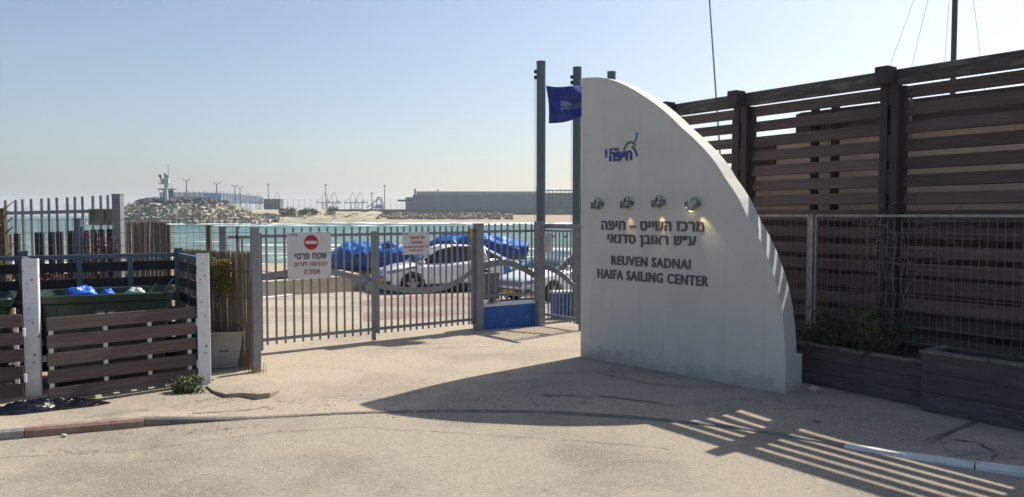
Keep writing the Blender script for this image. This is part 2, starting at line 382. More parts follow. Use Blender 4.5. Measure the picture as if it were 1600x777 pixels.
def ground_mat(name, base, dark, grey, speck, sp_scale, rough=.93, crack=.5, stain=.5):
    m = bpy.data.materials.new(name); m.use_nodes = True; t = m.node_tree; L = t.links
    b = t.nodes['Principled BSDF']; b.inputs['Roughness'].default_value = rough; b.inputs['Specular IOR Level'].default_value = .25
    P = nnode(t, 'ShaderNodeNewGeometry').outputs['Position']
    def nz(sc, det=6, rg=.6, vec=None):
        n = nnode(t, 'ShaderNodeTexNoise'); n.inputs['Scale'].default_value = sc; n.inputs['Detail'].default_value = det; n.inputs['Roughness'].default_value = rg
        L.new(vec or P, n.inputs['Vector']); return n.outputs[0]
    def ramp(v, a, c, lo=0, hi=1):
        r = nnode(t, 'ShaderNodeMapRange'); r.interpolation_type = 'SMOOTHSTEP'
        for k, x in zip((1, 2, 3, 4), (a, c, lo, hi)): r.inputs[k].default_value = x
        L.new(v, r.inputs[0]); return r.outputs[0]
    def mix(f, a, c, mode='MIX'):
        x = nnode(t, 'ShaderNodeMix', data_type='RGBA', blend_type=mode); L.new(f, x.inputs[0])
        for i, v in ((6, a), (7, c)):
            if isinstance(v, tuple): x.inputs[i].default_value = (*v, 1)
            else: L.new(v, x.inputs[i])
        return x.outputs[2]
    mp = nnode(t, 'ShaderNodeMapping'); mp.inputs['Rotation'].default_value = (0, 0, .25); mp.inputs['Scale'].default_value = (.35, 1.6, 1); L.new(P, mp.inputs[0]); PS = mp.outputs[0]
    c = mix(ramp(nz(.38, 7), .44, .64), base, dark)                       # broad worn areas
    c = mix(ramp(nz(1.3, 9, .7, PS), .52, .68, 0, stain), c, grey)         # tyre-wise dusty and grey streaks
    c = mix(ramp(nz(3.7, 9, .75), .58, .66, 0, stain), c, tuple(x * .55 for x in grey))
    c = mix(ramp(nz(sp_scale * .28, 3, .6), .50, .75, 0, .45), c, speck)
    c = mix(ramp(nz(sp_scale, 2, .5), .56, .64, 0, .7), c, speck)
    c = mix(ramp(nz(sp_scale * .83, 2, .5, PS), .60, .68, 0, .7), c, tuple(x * .45 for x in dark))
    wv = nnode(t, 'ShaderNodeTexVoronoi', feature='DISTANCE_TO_EDGE'); wv.inputs['Scale'].default_value = .75
    dm = nnode(t, 'ShaderNodeVectorMath', operation='MULTIPLY_ADD'); n_ = nnode(t, 'ShaderNodeTexNoise'); n_.inputs['Scale'].default_value = 2.2; n_.inputs['Detail'].default_value = 8; L.new(P, n_.inputs['Vector'])
    L.new(n_.outputs['Color'], dm.inputs[0]); dm.inputs[1].default_value = (.55, .55, 0); L.new(P, dm.inputs[2]); L.new(dm.outputs[0], wv.inputs['Vector'])
    ck = nnode(t, 'ShaderNodeMath', operation='MULTIPLY'); L.new(ramp(wv.outputs['Distance'], .004, .016, 1, 0), ck.inputs[0]); L.new(ramp(nz(.4, 3), .48, .6, 0, crack), ck.inputs[1])
    c = mix(ck.outputs[0], c, tuple(x * .35 for x in dark))
    L.new(c, b.inputs['Base Color'])
    h = nnode(t, 'ShaderNodeMath', operation='ADD'); L.new(nz(sp_scale * .7, 4, .7), h.inputs[0]); L.new(nz(6, 8, .7), h.inputs[1])
    bp = nnode(t, 'ShaderNodeBump'); bp.inputs['Strength'].default_value = .6; bp.inputs['Distance'].default_value = .012; L.new(h.outputs[0], bp.inputs['Height']); L.new(bp.outputs[0], b.inputs['Normal'])
    return m
M['asphalt'] = ground_mat('asphalt', (.30, .262, .205), (.19, .168, .138), (.225, .20, .165), (.44, .39, .31), 78, crack=.2, stain=.3)
M['apron'] = ground_mat('dusty_concrete', (.375, .316, .24), (.275, .236, .185), (.195, .185, .165), (.46, .40, .31), 60, crack=.3, stain=.65)
def brick_floor():
    m = bpy.data.materials.new('reddish_pavers'); m.use_nodes = True; t = m.node_tree; L = t.links
    b = t.nodes['Principled BSDF']; b.inputs['Roughness'].default_value = .9
    g = nnode(t, 'ShaderNodeNewGeometry'); k = nnode(t, 'ShaderNodeTexBrick'); k.inputs['Scale'].default_value = 4.5
    k.inputs['Color1'].default_value = (.22, .135, .11, 1); k.inputs['Color2'].default_value = (.26, .17, .14, 1); k.inputs['Mortar'].default_value = (.2, .17, .14, 1)
    k.inputs['Mortar Size'].default_value = .03
    L.new(g.outputs['Position'], k.inputs['Vector'])
    n = nnode(t, 'ShaderNodeTexNoise'); n.inputs['Scale'].default_value = 1.2; n.inputs['Detail'].default_value = 6; L.new(g.outputs['Position'], n.inputs['Vector'])
    mx = nnode(t, 'ShaderNodeMix', data_type='RGBA', blend_type='MIX'); mr = nnode(t, 'ShaderNodeMapRange'); mr.inputs[1].default_value = .58; mr.inputs[2].default_value = .9
    L.new(n.outputs[0], mr.inputs[0]); L.new(mr.outputs[0], mx.inputs[0]); L.new(k.outputs[0], mx.inputs[6]); mx.inputs[7].default_value = (.42, .36, .28, 1)
    L.new(mx.outputs[2], b.inputs['Base Color']); return m
M['pavers'] = brick_floor()
for k_, d_ in (('tarp', .12), ('tarp_dark', .12), ('bag_blue', .03), ('bag_black', .03)):
    for n_ in M[k_].node_tree.nodes:
        if n_.type == 'BUMP': n_.inputs['Distance'].default_value = d_
def wall_dirt(m):
    t = m.node_tree; L = t.links; b = t.nodes['Principled BSDF']; src = b.inputs['Base Color'].links[0].from_socket
    tc = nnode(t, 'ShaderNodeTexCoord').outputs['Object']
    mp = nnode(t, 'ShaderNodeMapping'); mp.inputs['Scale'].default_value = (5, 5, .35); L.new(tc, mp.inputs[0])
    n = nnode(t, 'ShaderNodeTexNoise'); n.inputs['Scale'].default_value = 1.4; n.inputs['Detail'].default_value = 8; L.new(mp.outputs[0], n.inputs['Vector'])
    r = nnode(t, 'ShaderNodeMapRange'); r.interpolation_type = 'SMOOTHSTEP'; r.inputs[1].default_value = .54; r.inputs[2].default_value = .78; r.inputs[4].default_value = .26; L.new(n.outputs[0], r.inputs[0])
    x = nnode(t, 'ShaderNodeMix', data_type='RGBA'); L.new(r.outputs[0], x.inputs[0]); L.new(src, x.inputs[6]); x.inputs[7].default_value = (.36, .34, .30, 1)
    sp = nnode(t, 'ShaderNodeSeparateXYZ'); L.new(tc, sp.inputs[0])
    n2 = nnode(t, 'ShaderNodeTexNoise'); n2.inputs['Scale'].default_value = 4; n2.inputs['Detail'].default_value = 9; n2.inputs['Roughness'].default_value = .7; L.new(tc, n2.inputs['Vector'])
    ad = nnode(t, 'ShaderNodeMath', operation='MULTIPLY_ADD'); L.new(n2.outputs[0], ad.inputs[0]); ad.inputs[1].default_value = -.9; L.new(sp.outputs['Z'], ad.inputs[2])
    r2 = nnode(t, 'ShaderNodeMapRange'); r2.inputs[1].default_value = -.44; r2.inputs[2].default_value = -.20; r2.inputs[3].default_value = .5; r2.inputs[4].default_value = 0; L.new(ad.outputs[0], r2.inputs[0])
    y = nnode(t, 'ShaderNodeMix', data_type='RGBA'); L.new(r2.outputs[0], y.inputs[0]); L.new(x.outputs[2], y.inputs[6]); y.inputs[7].default_value = (.26, .23, .185, 1)
    n3 = nnode(t, 'ShaderNodeTexNoise'); n3.inputs['Scale'].default_value = 2.6; n3.inputs['Detail'].default_value = 10; n3.inputs['Roughness'].default_value = .8; L.new(tc, n3.inputs['Vector'])
    r3 = nnode(t, 'ShaderNodeMapRange'); r3.inputs[1].default_value = .66; r3.inputs[2].default_value = .70; r3.inputs[4].default_value = .5; L.new(n3.outputs[0], r3.inputs[0])
    w = nnode(t, 'ShaderNodeMix', data_type='RGBA'); L.new(r3.outputs[0], w.inputs[0]); L.new(y.outputs[2], w.inputs[6]); w.inputs[7].default_value = (.30, .28, .26, 1)
    L.new(w.outputs[2], b.inputs['Base Color'])
wall_dirt(M['wallpaint'])
def sea_mat():
    m = bpy.data.materials.new('sea_water'); m.use_nodes = True; t = m.node_tree; L = t.links
    b = t.nodes['Principled BSDF']; b.inputs['Roughness'].default_value = .22; b.inputs['IOR'].default_value = 1.33
    g = nnode(t, 'ShaderNodeNewGeometry'); sp = nnode(t, 'ShaderNodeSeparateXYZ'); L.new(g.outputs['Position'], sp.inputs[0])
    # depth colour: milky shallows by the beach, teal bay, deeper blue offshore
    nz = nnode(t, 'ShaderNodeTexNoise'); nz.inputs['Scale'].default_value = .012; nz.inputs['Detail'].default_value = 5; L.new(g.outputs['Position'], nz.inputs['Vector'])
    ad = nnode(t, 'ShaderNodeMath', operation='MULTIPLY_ADD'); L.new(nz.outputs[0], ad.inputs[0]); ad.inputs[1].default_value = 160; L.new(sp.outputs['Y'], ad.inputs[2])
    mr = nnode(t, 'ShaderNodeMapRange'); mr.inputs[1].default_value = 120; mr.inputs[2].default_value = 1500; L.new(ad.outputs[0], mr.inputs[0])
    r = nnode(t, 'ShaderNodeValToRGB'); e = r.color_ramp.elements
    e[0].position = 0; e[0].color = (.22, .26, .21, 1); e[1].position = 1; e[1].color = (.02, .075, .12, 1)
    for p_, c_ in ((.06, (.085, .17, .15)), (.17, (.035, .125, .12)), (.42, (.018, .085, .10))):
        q = e.new(p_); q.color = (*c_, 1)
    L.new(mr.outputs[0], r.inputs[0])
    mp = nnode(t, 'ShaderNodeMapping'); mp.inputs['Scale'].default_value = (.05, .28, 1); L.new(g.outputs['Position'], mp.inputs[0])
    w = nnode(t, 'ShaderNodeTexNoise'); w.inputs['Scale'].default_value = 1.3; w.inputs['Detail'].default_value = 8; w.inputs['Roughness'].default_value = .65; L.new(mp.outputs[0], w.inputs['Vector'])
    wr = nnode(t, 'ShaderNodeValToRGB'); wr.color_ramp.elements[0].position = .635; wr.color_ramp.elements[1].position = .69; L.new(w.outputs[0], wr.inputs[0])
    near = nnode(t, 'ShaderNodeMapRange'); near.inputs[1].default_value = 700; near.inputs[2].default_value = 250; L.new(sp.outputs['Y'], near.inputs[0])
    ml = nnode(t, 'ShaderNodeMath', operation='MULTIPLY'); L.new(wr.outputs[0], ml.inputs[0]); L.new(near.outputs[0], ml.inputs[1])
    mx = nnode(t, 'ShaderNodeMix', data_type='RGBA'); L.new(ml.outputs[0], mx.inputs[0]); L.new(r.outputs[0], mx.inputs[6]); mx.inputs[7].default_value = (.75, .8, .8, 1)
    dk = nnode(t, 'ShaderNodeMapRange'); dk.inputs[1].default_value = .35; dk.inputs[2].default_value = .65; dk.inputs[3].default_value = .30; dk.inputs[4].default_value = 1.45
    L.new(w.outputs[0], dk.inputs[0])
    hs = nnode(t, 'ShaderNodeHueSaturation'); L.new(mx.outputs[2], hs.inputs['Color']); L.new(dk.outputs[0], hs.inputs['Value'])
    L.new(hs.outputs[0], b.inputs['Base Color'])
    bp = nnode(t, 'ShaderNodeBump'); bp.inputs['Strength'].default_value = .9; bp.inputs['Distance'].default_value = .9
    L.new(w.outputs[0], bp.inputs['Height']); L.new(bp.outputs[0], b.inputs['Normal'])
    b.inputs['Specular IOR Level'].default_value = .12
    return m
M['sea'] = sea_mat()

# ------------------------------------------------------------------ kerb line and ground
KP = [(-60, -14), (-20, 3.0), (-9, 6.95), (-5.46, 8.19), (-4.2, 8.68), (-3.2, 8.95), (-1.85, 9.23), (-.78, 9.32), (.4, 9.26), (1.2, 9.08), (2.2, 8.74), (2.95, 8.32), (3.8, 7.62), (4.75, 7.0), (7, 5.6), (20, -3), (60, -30)]
def kerb_y(x):
    for i in range(len(KP) - 1):
        if KP[i][0] <= x <= KP[i + 1][0]:
            p0 = KP[max(i - 1, 0)]; p1 = KP[i]; p2 = KP[i + 1]; p3 = KP[min(i + 2, len(KP) - 1)]
            h = p2[0] - p1[0]; t = (x - p1[0]) / h
            m1 = (p2[1] - p0[1]) / (p2[0] - p0[0]); m2 = (p3[1] - p1[1]) / (p3[0] - p1[0])
            return (2 * t**3 - 3 * t * t + 1) * p1[1] + (t**3 - 2 * t * t + t) * h * m1 + (-2 * t**3 + 3 * t * t) * p2[1] + (t**3 - t * t) * h * m2
    return KP[0][1]
ZR = -.10
def drop(x):                                # how far the kerb is lowered at the vehicle crossing
    a = max(0, min(1, (x + 4.3) / 1.0)); b = max(0, min(1, (5.9 - x) / 2.4)); return -.088 * min(a, b)
def ground_z(x, y):
    k = max(0, min(1, 1 - (y - kerb_y(x)) / 1.4)); return drop(x) * k * k * (3 - 2 * k) - .03 * max(0, y - 15.5)
b = MB(); b.box(-70, 70, -60, 20, -1.5, ZR); tag(b.build('road', M['asphalt']), kind='structure')
b = MB(); xs = [-60, -40, -30, -20, -14] + [-10 + i * .25 for i in range(81)] + [14, 20, 30, 40, 60]
ts = [0, .12, .25, .4, .6, .85, 1.1, 1.4, 2.2]; rows = []
for x in xs:
    ky = kerb_y(x); col = [(x, ky + t, ground_z(x, ky + t) + (noise.noise(Vector((x * .9, ky + t, 0))) * .006 if t > .3 else 0)) for t in ts]
    y0 = ky + 2.2; col += [(x, lerp(y0, 15.5, k / 8), 0 + noise.noise(Vector((x * .7, k, 1))) * .008 * (k < 8)) for k in range(1, 9)]
    col += [(x, y, -.03 * (y - 15.5)) for y in (18, 22, 28, 29.5)]; rows.append(col)
b.loft(rows, False, False); tag(b.build('pavement', M['apron'], smooth=True), kind='structure')

kr = thing('kerb', None, None); kr['kind'] = 'structure'
KL = 1.15
def kerb_step(x, sg):
    q = x
    while math.hypot(q - x, kerb_y(q) - kerb_y(x)) < KL: q += .01 * sg
    return q
kb = [-4.2]
while kb[0] > -13: kb.insert(0, kerb_step(kb[0], -1))
while kb[-1] < 10: kb.append(kerb_step(kb[-1], 1))
for x, x2 in zip(kb, kb[1:]):
    a = Vector((x, kerb_y(x), 0)); c = Vector((x2, kerb_y(x2), 0)); d = (c - a).normalized(); nrm = Vector((d.y, -d.x, 0))
    a = a + d * .003; c = c - d * .003
    za, zc = drop(x) + .008, drop(x2) + .008; zj = rnd.uniform(-.004, .004)
    mid = (x + x2) / 2
    mm = M['kerb_red'] if kb.index(x2) == kb.index(-4.2) else M['kerb_white'] if mid > 3.6 else M['kerb_old_white'] if mid < -5.2 else M['kerb']
    prof = [(.01, -.3), (.01, 0), (-.055, 0), (-.075, -.02), (-.085, -.3)] if mm is M['kerb'] else [(.01, -.3), (.01, 0), (-.08, 0), (-.105, -.03), (-.12, -.3)]
    rings = [[(p + nrm * (-o), z0) for o, z0 in prof] for p in (a, c)]
    rings = [[(q.x, q.y, z + (za if i == 0 else zc) + zj) for q, z in r] for i, r in enumerate(rings)]
    b = MB(); b.loft(rings)
    # move geometry so that the stone's origin sits on it
    o = b.build('kerb_stone', mm, kr)
    if mm is M['kerb_red']: o['label'] = 'kerb stone with worn dark red paint'
# tar seams and patches in the pavement at the right
pav = [(1440, 690), (1450, 688), (1532, 661), (1520, 659)]
b = MB(); b.plate([at(*p_)[:2] for p_ in pav], .003, .007)
cr = [(1496, 681), (1530, 690), (1552, 700), (1551, 710)][:0]
for p_, q in zip(cr, cr[1:]): b.beam(at(*p_, .005), at(*q, .005), .035, .004)
g = random.Random(31)
def crackline(pp, w_, z=.004, zf=None):
    q = [at(*p_, 0) for p_ in pp]; pts = []
    for a_, c_ in zip(q, q[1:]):
        n_ = max(2, int((c_ - a_).length / .07))
        for k in range(n_): v = lerp(a_, c_, k / n_); pts.append(Vector((v.x + g.uniform(-.022, .022), v.y + g.uniform(-.022, .022), 0)))
    row = []
    for i, v in enumerate(pts):
        d = (pts[min(i + 1, len(pts) - 1)] - pts[max(i - 1, 0)]).normalized(); nn_ = Vector((-d.y, d.x, 0)); ww = w_ * g.uniform(.25, 1.3) / 2
        zz = (ZR if v.y < kerb_y(v.x) - .1 else ground_z(v.x, v.y) + .007) + z; row.append([v + nn_ * ww + Vector((0, 0, zz)), v - nn_ * ww + Vector((0, 0, zz))])
    b.loft(row, False, False)
for pp, w_ in (([(1540, 658), (1575, 665), (1598, 667)], .04), ([(1484, 684), (1522, 688), (1548, 699), (1558, 706)], .028), ([(1558, 706), (1550, 711), (1600, 712)], .02), ([(1270, 652), (1300, 656)], .03),
               ([(0, 640 + 60), (200, 668 + 22), (420, 662), (560, 654), (700, 662), (860, 672), (1000, 682), (1060, 690)], .008), ([(930, 582), (1010, 600), (1090, 606)], .02), ([(760, 600), (870, 592), (930, 598)], .008),
               ([(640, 536), (720, 548), (800, 552)], .006), ([(850, 612), (960, 616), (1060, 628)], .03), ([(300, 640), (360, 634), (430, 626)], .02), ([(120, 655), (240, 640)], .015)):
    crackline(pp, w_)
tag(b.build('tar_patch', M['tar']), 'dark tar seam and irregular cracks in the pavement and road', 'cracks', kind='stuff')
b = MB(); b.plate([at(*p_)[:2] for p_ in [(322, 606), (340, 592), (372, 584), (398, 579), (414, 586), (431, 598), (437, 611), (422, 617), (402, 619), (378, 617), (352, 619), (333, 614)]], -.05, .028)
tag(b.build('concrete_pad', M['apron'], bevel=.012), kind='structure')
b = MB(); pts = [(at(568, 502, -.03)), at(752, 486, -.05), at(742, 465, -.25), at(672, 462, -.3), at(566, 472, -.25)]
b.add([(p_.x, p_.y, ground_z(p_.x, p_.y) + .005) for p_ in pts], [(0, 1, 2, 3, 4)])
tag(b.build('brick_paving', M['pavers']), kind='structure')
# beach, sea and far shore
b = MB(); rows = []
for x in [-400, -150, -80, -40, -20, -10, 0, 10, 20, 40, 80, 150, 400]:
    rows.append([(x, y, z + .08 * noise.noise(Vector((x * .2, y * .3, 0)))) for y, z in ((27, -2), (29.45, -.44), (34, -.55), (42, -.85), (52, -1.35), (62, -1.8), (72, -2.15), (90, -2.9), (140, -5))])
b.loft(rows, False, False); tag(b.build('beach', M['sand'], smooth=True), kind='structure')
b = MB(); xs = [-5500, -2500, -900, -300, 0, 300, 900, 2500, 5500]; ys = [60, 120, 250, 500, 1000, 2000, 4000, 5900]
b.loft([[(x, y, -2) for y in ys] for x in xs], False, False); tag(b.build('sea', M['sea']), kind='structure')
# surf lines: low ridges of foam
b = MB()
for (xa, xb, y, w) in ((-70, 60, 67, .9), (-60, 40, 78, .5), (-45, 10, 84, .35), (-30, 60, 96, .6), (-70, -10, 108, .5), (-95, 60, 385, 2.2), (-70, 45, 362, 1.6), (-20, 60, 330, 1.4), (-120, -40, 300, 1.0), (-160, -90, 343, 1.5)):
    n = 46; rg = []
    for i in range(n):
        x = lerp(xa, xb, i / (n - 1)); ww = 1.5 * w * max(.03, .45 + 1.7 * noise.noise(Vector((x * .13, y, 3)))) * min(1, i / 4, (n - 1 - i) / 4)
        yy = y + (2.6 + y * .012) * noise.noise(Vector((x * .05, y, 0))) + .8 * noise.noise(Vector((x * .3, y, 2))); h = .10 + .10 * w
        rg.append([(x, yy - ww, -2.02), (x, yy, -2 + h * min(1, ww)), (x, yy + ww, -2.02)])
    b.loft(rg, False, False)
tag(b.build('surf_foam', M['foam'], smooth=True), 'white surf lines breaking in the teal bay', 'surf', kind='stuff')

fs = MB(); rows = []
for i in range(60):
    x = -128 + i * 14; k = max(0, min(1, (x + 128) / 26))
    prof = [(394, -2.6), (402, -1.4), (410, -.4), (418, .7), (428, 2.2), (431.5, 2.4), (436, 4.3), (470, 4.6), (900, 4.6), (2600, 4.6)]
    rows.append([(x * (1 + (y - 394) / 2600) if x > 0 else x + (y - 394) * -.32 * (y < 1000) - 190 * (y >= 1000), y, z * (k if z > 0 else 1) + .3 * noise.noise(Vector((x * .1, y * .1, 0))) * (y > 405)) for y, z in prof])
fs.loft(rows, False, False); tag(fs.build('far_beach', M['sand'], smooth=True), kind='structure')
sc = MB(); rows = []
for i in range(30):
    x = -165 + i * 3.2
    rows.append([(x, y, z + .7 * noise.noise(Vector((x * .2, y * .2, 0)))) for y, z in ((402, -1.6), (408, .4), (418, 2.2), (430, 4.2), (452, 5.1), (480, 5.2))])
sc.loft(rows, False, False); tag(sc.build('dunes', M['rock_sand'], smooth=True), kind='structure')
b = MB(); g = random.Random(3)
for k in range(16):
    px = 436 + g.random() * 85; p_ = atD(px, 338, 405 + g.random() * 30)
    leaves(b, (p_.x, p_.y, 1.6 + (p_.y - 405) * .13), (2.6, 2, 1.2), 60, 1.3, .7, g)
tag(b.build('dune_scrub', M['leaf_dark']), 'low dark scrub on the dunes right of the breakwater', 'scrub', kind='stuff')
b = MB(); g = random.Random(5)
for k in range(520):
    px = 515 + 285 * g.random(); D = 411 + g.random() * 16; z = .2 + (D - 411) * .15; s = g.uniform(.5, 1.3)
    p_ = atD(px, 340, D); vs = [Vector((sx * s * g.uniform(.6, 1.1), sy * s * .8, sz * s * g.uniform(.5, .9))) for sx in (-1, 1) for sy in (-1, 1) for sz in (-1, 1)]
    b.add([(p_.x + v.x, D + v.y, z + v.z) for v in vs], [(0, 1, 3, 2), (4, 6, 7, 5), (0, 4, 5, 1), (2, 3, 7, 6), (0, 2, 6, 4), (1, 5, 7, 3)])
tag(b.build('rock_revetment', M['riprap']), 'line of pinkish boulders along the far beach', 'rocks', kind='stuff')
fw = MB(); fw.box(atD(513, 330, 431).x, 240, 430, 431.2, .5, 5.25)
tag(fw.build('sea_wall', M['far_wall']), 'long low grey concrete wall behind the far beach', 'wall')

# ------------------------------------------------------------------ distant port
def pole_thing(px, top, D, base, name, label, cat, r=.18, arms=0, group=None):
    p_ = atD(px, top, D); t = thing(name, label, cat, (p_.x, D, base), 0, group); h = p_.z - base
    MB().tube([(0, 0, 0), (0, 0, h)], [r * 1.3, r * .8], 6).build('pole', M['crane'], t)
    if arms:
        for s in (-1, 1):
            MB().tube([(0, 0, h), (s * arms * .6, 0, h + .35 * arms), (s * arms, 0, h + .75 * arms)], r * .6, 4).build('arm', M['crane'], t)
    else: MB().box(-.7, .7, -.3, .3, h, h + .6).build('lamp_head', M['ware_dark'], t)
    return t
w = thing('warehouse', 'long blue-grey harbour warehouse on the far shore', 'warehouse', (atD(645, 327, 600).x, 600, 4.6))
wl = atD(840, 300, 600).x - w.location.x; hh = atD(700, 304.5, 600).z - 4.6
m_ = MB(); m_.box(0, wl, 0, 60, 0, hh); m_.build('wall', M['warehouse'], w)
m_ = MB(); m_.box(3, wl + .5, -.6, 61, hh + .01, hh + 2.6); m_.build('roof', M['ware_roof'], w)
for k in range(24):
    m_ = MB(); m_.box(k * wl / 24 + .6, k * wl / 24 + .95, -.35, -.05, .2, hh - .3); m_.build('wall_rib', M['warehouse'], w)
m_ = MB(); m_.box(-6, -.05, 2, 40, 0, hh * .86); m_.build('annex', M['warehouse'], w)
m_ = MB(); m_.box(-12, 0, 1, 20, hh * .62, hh * .72); m_.build('canopy', M['ware_dark'], w)
m_ = MB(); m_.box(1, 2.2, 1, 3, hh, hh + 4.6); m_.build('chimney', M['ware_dark'], w)
w = thing('pipe_rack', 'open dark steel pipe structure beyond the flagpoles', 'pipe rack', (atD(838, 327, 560).x, 560, 4.6))
wl = 60; hh = atD(850, 296, 560).z - 4.6
for k in range(21):
    m_ = MB(); m_.beam((k * wl / 20, 0, 0), (k * wl / 20, 0, hh * (1 - .04 * (k % 3))), .5, .5); m_.build('column', M['ware_dark'], w)
for z in (.25, .5, .72, .95):
    m_ = MB(); m_.beam((0, 0.6, hh * z), (wl, 0.6, hh * z), .6, .8); m_.build('pipe', M['crane'], w)
m_ = MB(); m_.box(2, wl, 4, 12, 0, hh * .85); m_.build('panel', M['warehouse'], w)
lb = ['just right of the fence bend', 'left of the first crane pair', 'between cranes and warehouse', 'in front of the warehouse left end', 'in front of the warehouse middle', 'by the sea wall near the blue machine']
for (px, top, D), l_ in zip(((419, 289, 500), (509, 290, 500), (601, 291, 500), (684, 298, 520), (755, 303, 520), (581, 303, 480)), lb):
    pole_thing(px, top, D, 4.6, 'floodlight_mast', 'thin tall floodlight mast ' + l_, 'light mast', .28, group='harbour floodlight masts')
# cranes
def crane():
    t = thing('harbour_crane', '', 'crane', (0, 0, 4.6), 0, 'ship-to-shore cranes across the bay')
    for sx in (-9, 9):
        for sy in (-8, 8): MB().beam((sx, sy, 0), (sx * .8, sy, 26), 2.2, 2.2).build('leg', M['crane'], t)
    MB().beam((-34, 0, 27), (28, 0, 27), 4, 3.2).build('boom', M['crane'], t)
    MB().tube([(-11, 0, 28), (-8, 0, 44), (0, 0, 52), (8, 0, 44), (11, 0, 28)], 1.2, 5).build('a_frame', M['crane'], t)
    MB().beam((-9, 0, 12), (9, 0, 12), 1.6, 1.6).build('cross_beam', M['crane'], t)
    MB().tube([(0, 0, 51), (-30, 0, 28)], .45, 4).build('stay', M['crane'], t)
    MB().box(8, 18, -3, 3, 27, 32).build('machine_house', M['crane'], t)
    return t
cr = crane(); spots = [(373, 2300, 'right beside the blue fence, leftmost of the row'), (388, 2000, 'second from the left, near the fence end'), (404, 2000, 'left of the pale hut'), (434, 2100, 'behind the pale hut'), (508, 1900, 'left of the pair in mid bay'), (522.5, 1900, 'right of the pair in mid bay'), (551.5, 1950, 'left of the pair near the blue machine'), (563, 1950, 'right of the pair near the blue machine')]
for i, (px, D, l_) in enumerate(spots):
    o = cr if i == 0 else copy_tree(cr)
    s = D / 2000 * 1.06
    o.location = (atD(px, 327, D).x, D, 4.6); o.scale = (.66, .66, s); o['label'] = 'hazy grey port crane ' + l_
p_ = atD(588, 327, 620); w = thing('ship_loader', 'blue lattice loading machine left of the warehouse', 'machine', (p_.x, 620, 4.6)); w.scale = (.55, .6, .62)
for k, (a_, c_) in enumerate((((-14, 5), (6, 19)), ((-14, 1), (4, 9)), ((-2, 0), (2, 19)), ((6, 0), (8, 19)), ((2, 19), (10, 12)), ((-8, 0), (-4, 10)), ((10, 0), (10, 13)))):
    MB().beam((a_[0], 0, a_[1]), (c_[0], 0, c_[1]), 1.4, 1.2).build('strut', M['crane_blue'], w)
MB().box(0, 9, -3, 3, 4, 9).build('cab', M['crane_blue'], w)
p_ = atD(412, 327, 470); q = atD(438, 327, 470)
w = thing('port_hut', 'pale grey-green hut behind the dunes', 'hut', (p_.x, 470, 4.6))
MB().box(0, q.x - p_.x, 0, 6, 0, atD(420, 312, 470).z - 4.6).build('wall', M['far_wall'], w)
MB().box(-.3, q.x - p_.x + .3, -.4, 6.4, atD(420, 312, 470).z - 4.59, atD(420, 311, 470).z - 4.5).build('roof', M['ware_roof'], w)
for k in range(3): MB().box(1 + k * 3, 2.5 + k * 3, -.06, -.01, .5, 4.2).build('door', M['warehouse'], w)
# harbour fence with posts
w = thing('harbour_fence', 'tall thin post and wire fence along the far port ground', 'fence', (atD(405, 327, 455).x, 455, 4.4))
W_ = atD(646, 327, 455).x - w.location.x; H_ = atD(500, 312, 455).z - 4.4
for k in range(28): MB().beam((W_ * k / 27, 0, 0), (W_ * k / 27, 0, H_), .16, .16).build('post', M['crane'], w)
m_ = MB()
for z in (.3, .45, .6, .75, .9, 1): m_.beam((0, 0, H_ * z), (W_, 0, H_ * z), .05, .05)
tag(m_.build('wire', M['crane'], w), kind='stuff')

# ------------------------------------------------------------------ breakwater
bwc = Vector((atD(285, 330, 372).x, 372, -2))
bw = thing('breakwater', 'rounded breakwater head of beige concrete blocks topped with dark rubble', 'breakwater', bwc)
AX, AY, HZ = 43.5, 24, 11.0
def mound(u, v):                             # u,v in -1..1 of the ellipse
    r = math.hypot(u, v); return HZ * (1 - max(0, (r - .40) / .60) ** 1.15) if r > .40 else HZ + .25 * (1 - r)
b = MB(); rings = []
for r in (1.05, .9, .75, .6, .5, .4, .3, .05):
    rings.append([(AX * r * math.cos(a) * .96, AY * r * math.sin(a) * .93, mound(r, 0) - 1.6) for a in [2 * math.pi * k / 40 for k in range(40)]])
b.loft(rings); b.build('core', M['darkrock'], bw)
def blockmesh(kind):
    b = MB()
    if kind == 0: b.loft([[(-1, -1, -1), (1, -1, -1), (1, 1, -1), (-1, 1, -1)], [(-.86, -.86, 1), (.86, -.86, 1), (.86, .86, 1), (-.86, .86, 1)]])
    elif kind == 1: b.box(-1.25, 1.25, -.5, .5, -.5, .5); b.box(-.45, .45, -1.1, 1.1, -.499, .9)
    else: b.prism([(-1.3, -.7), (.3, -.7), (.3, -.2), (1.3, -.2), (1.3, .8), (-.2, .8), (-.2, .2), (-1.3, .2)], -.7, .7)
    return b.mesh('concrete_block', M['antifer'])
bms = [blockmesh(k) for k in range(3)]; g = random.Random(11); n = 0
for ri, r in enumerate((1.03, .95, .87, .79, .71, .63, .55)):
    cnt = int(54 - ri * 4)
    for k in range(cnt):
        a = math.pi + math.pi * 1.12 * (k + .5 * (ri % 2) + g.uniform(-.12, .12)) / cnt - .06
        if n >= 296: break
        o = link(bms[g.choice((0, 1, 2, 2))], 'concrete_block', bw, (AX * r * math.cos(a), AY * r * math.sin(a), mound(r, 0) - .7 + g.uniform(-.2, .3)),
                 (g.uniform(-.35, .35), g.uniform(-.35, .35), g.uniform(0, 6.28)), (1.42,) * 3); n += 1
b = MB()
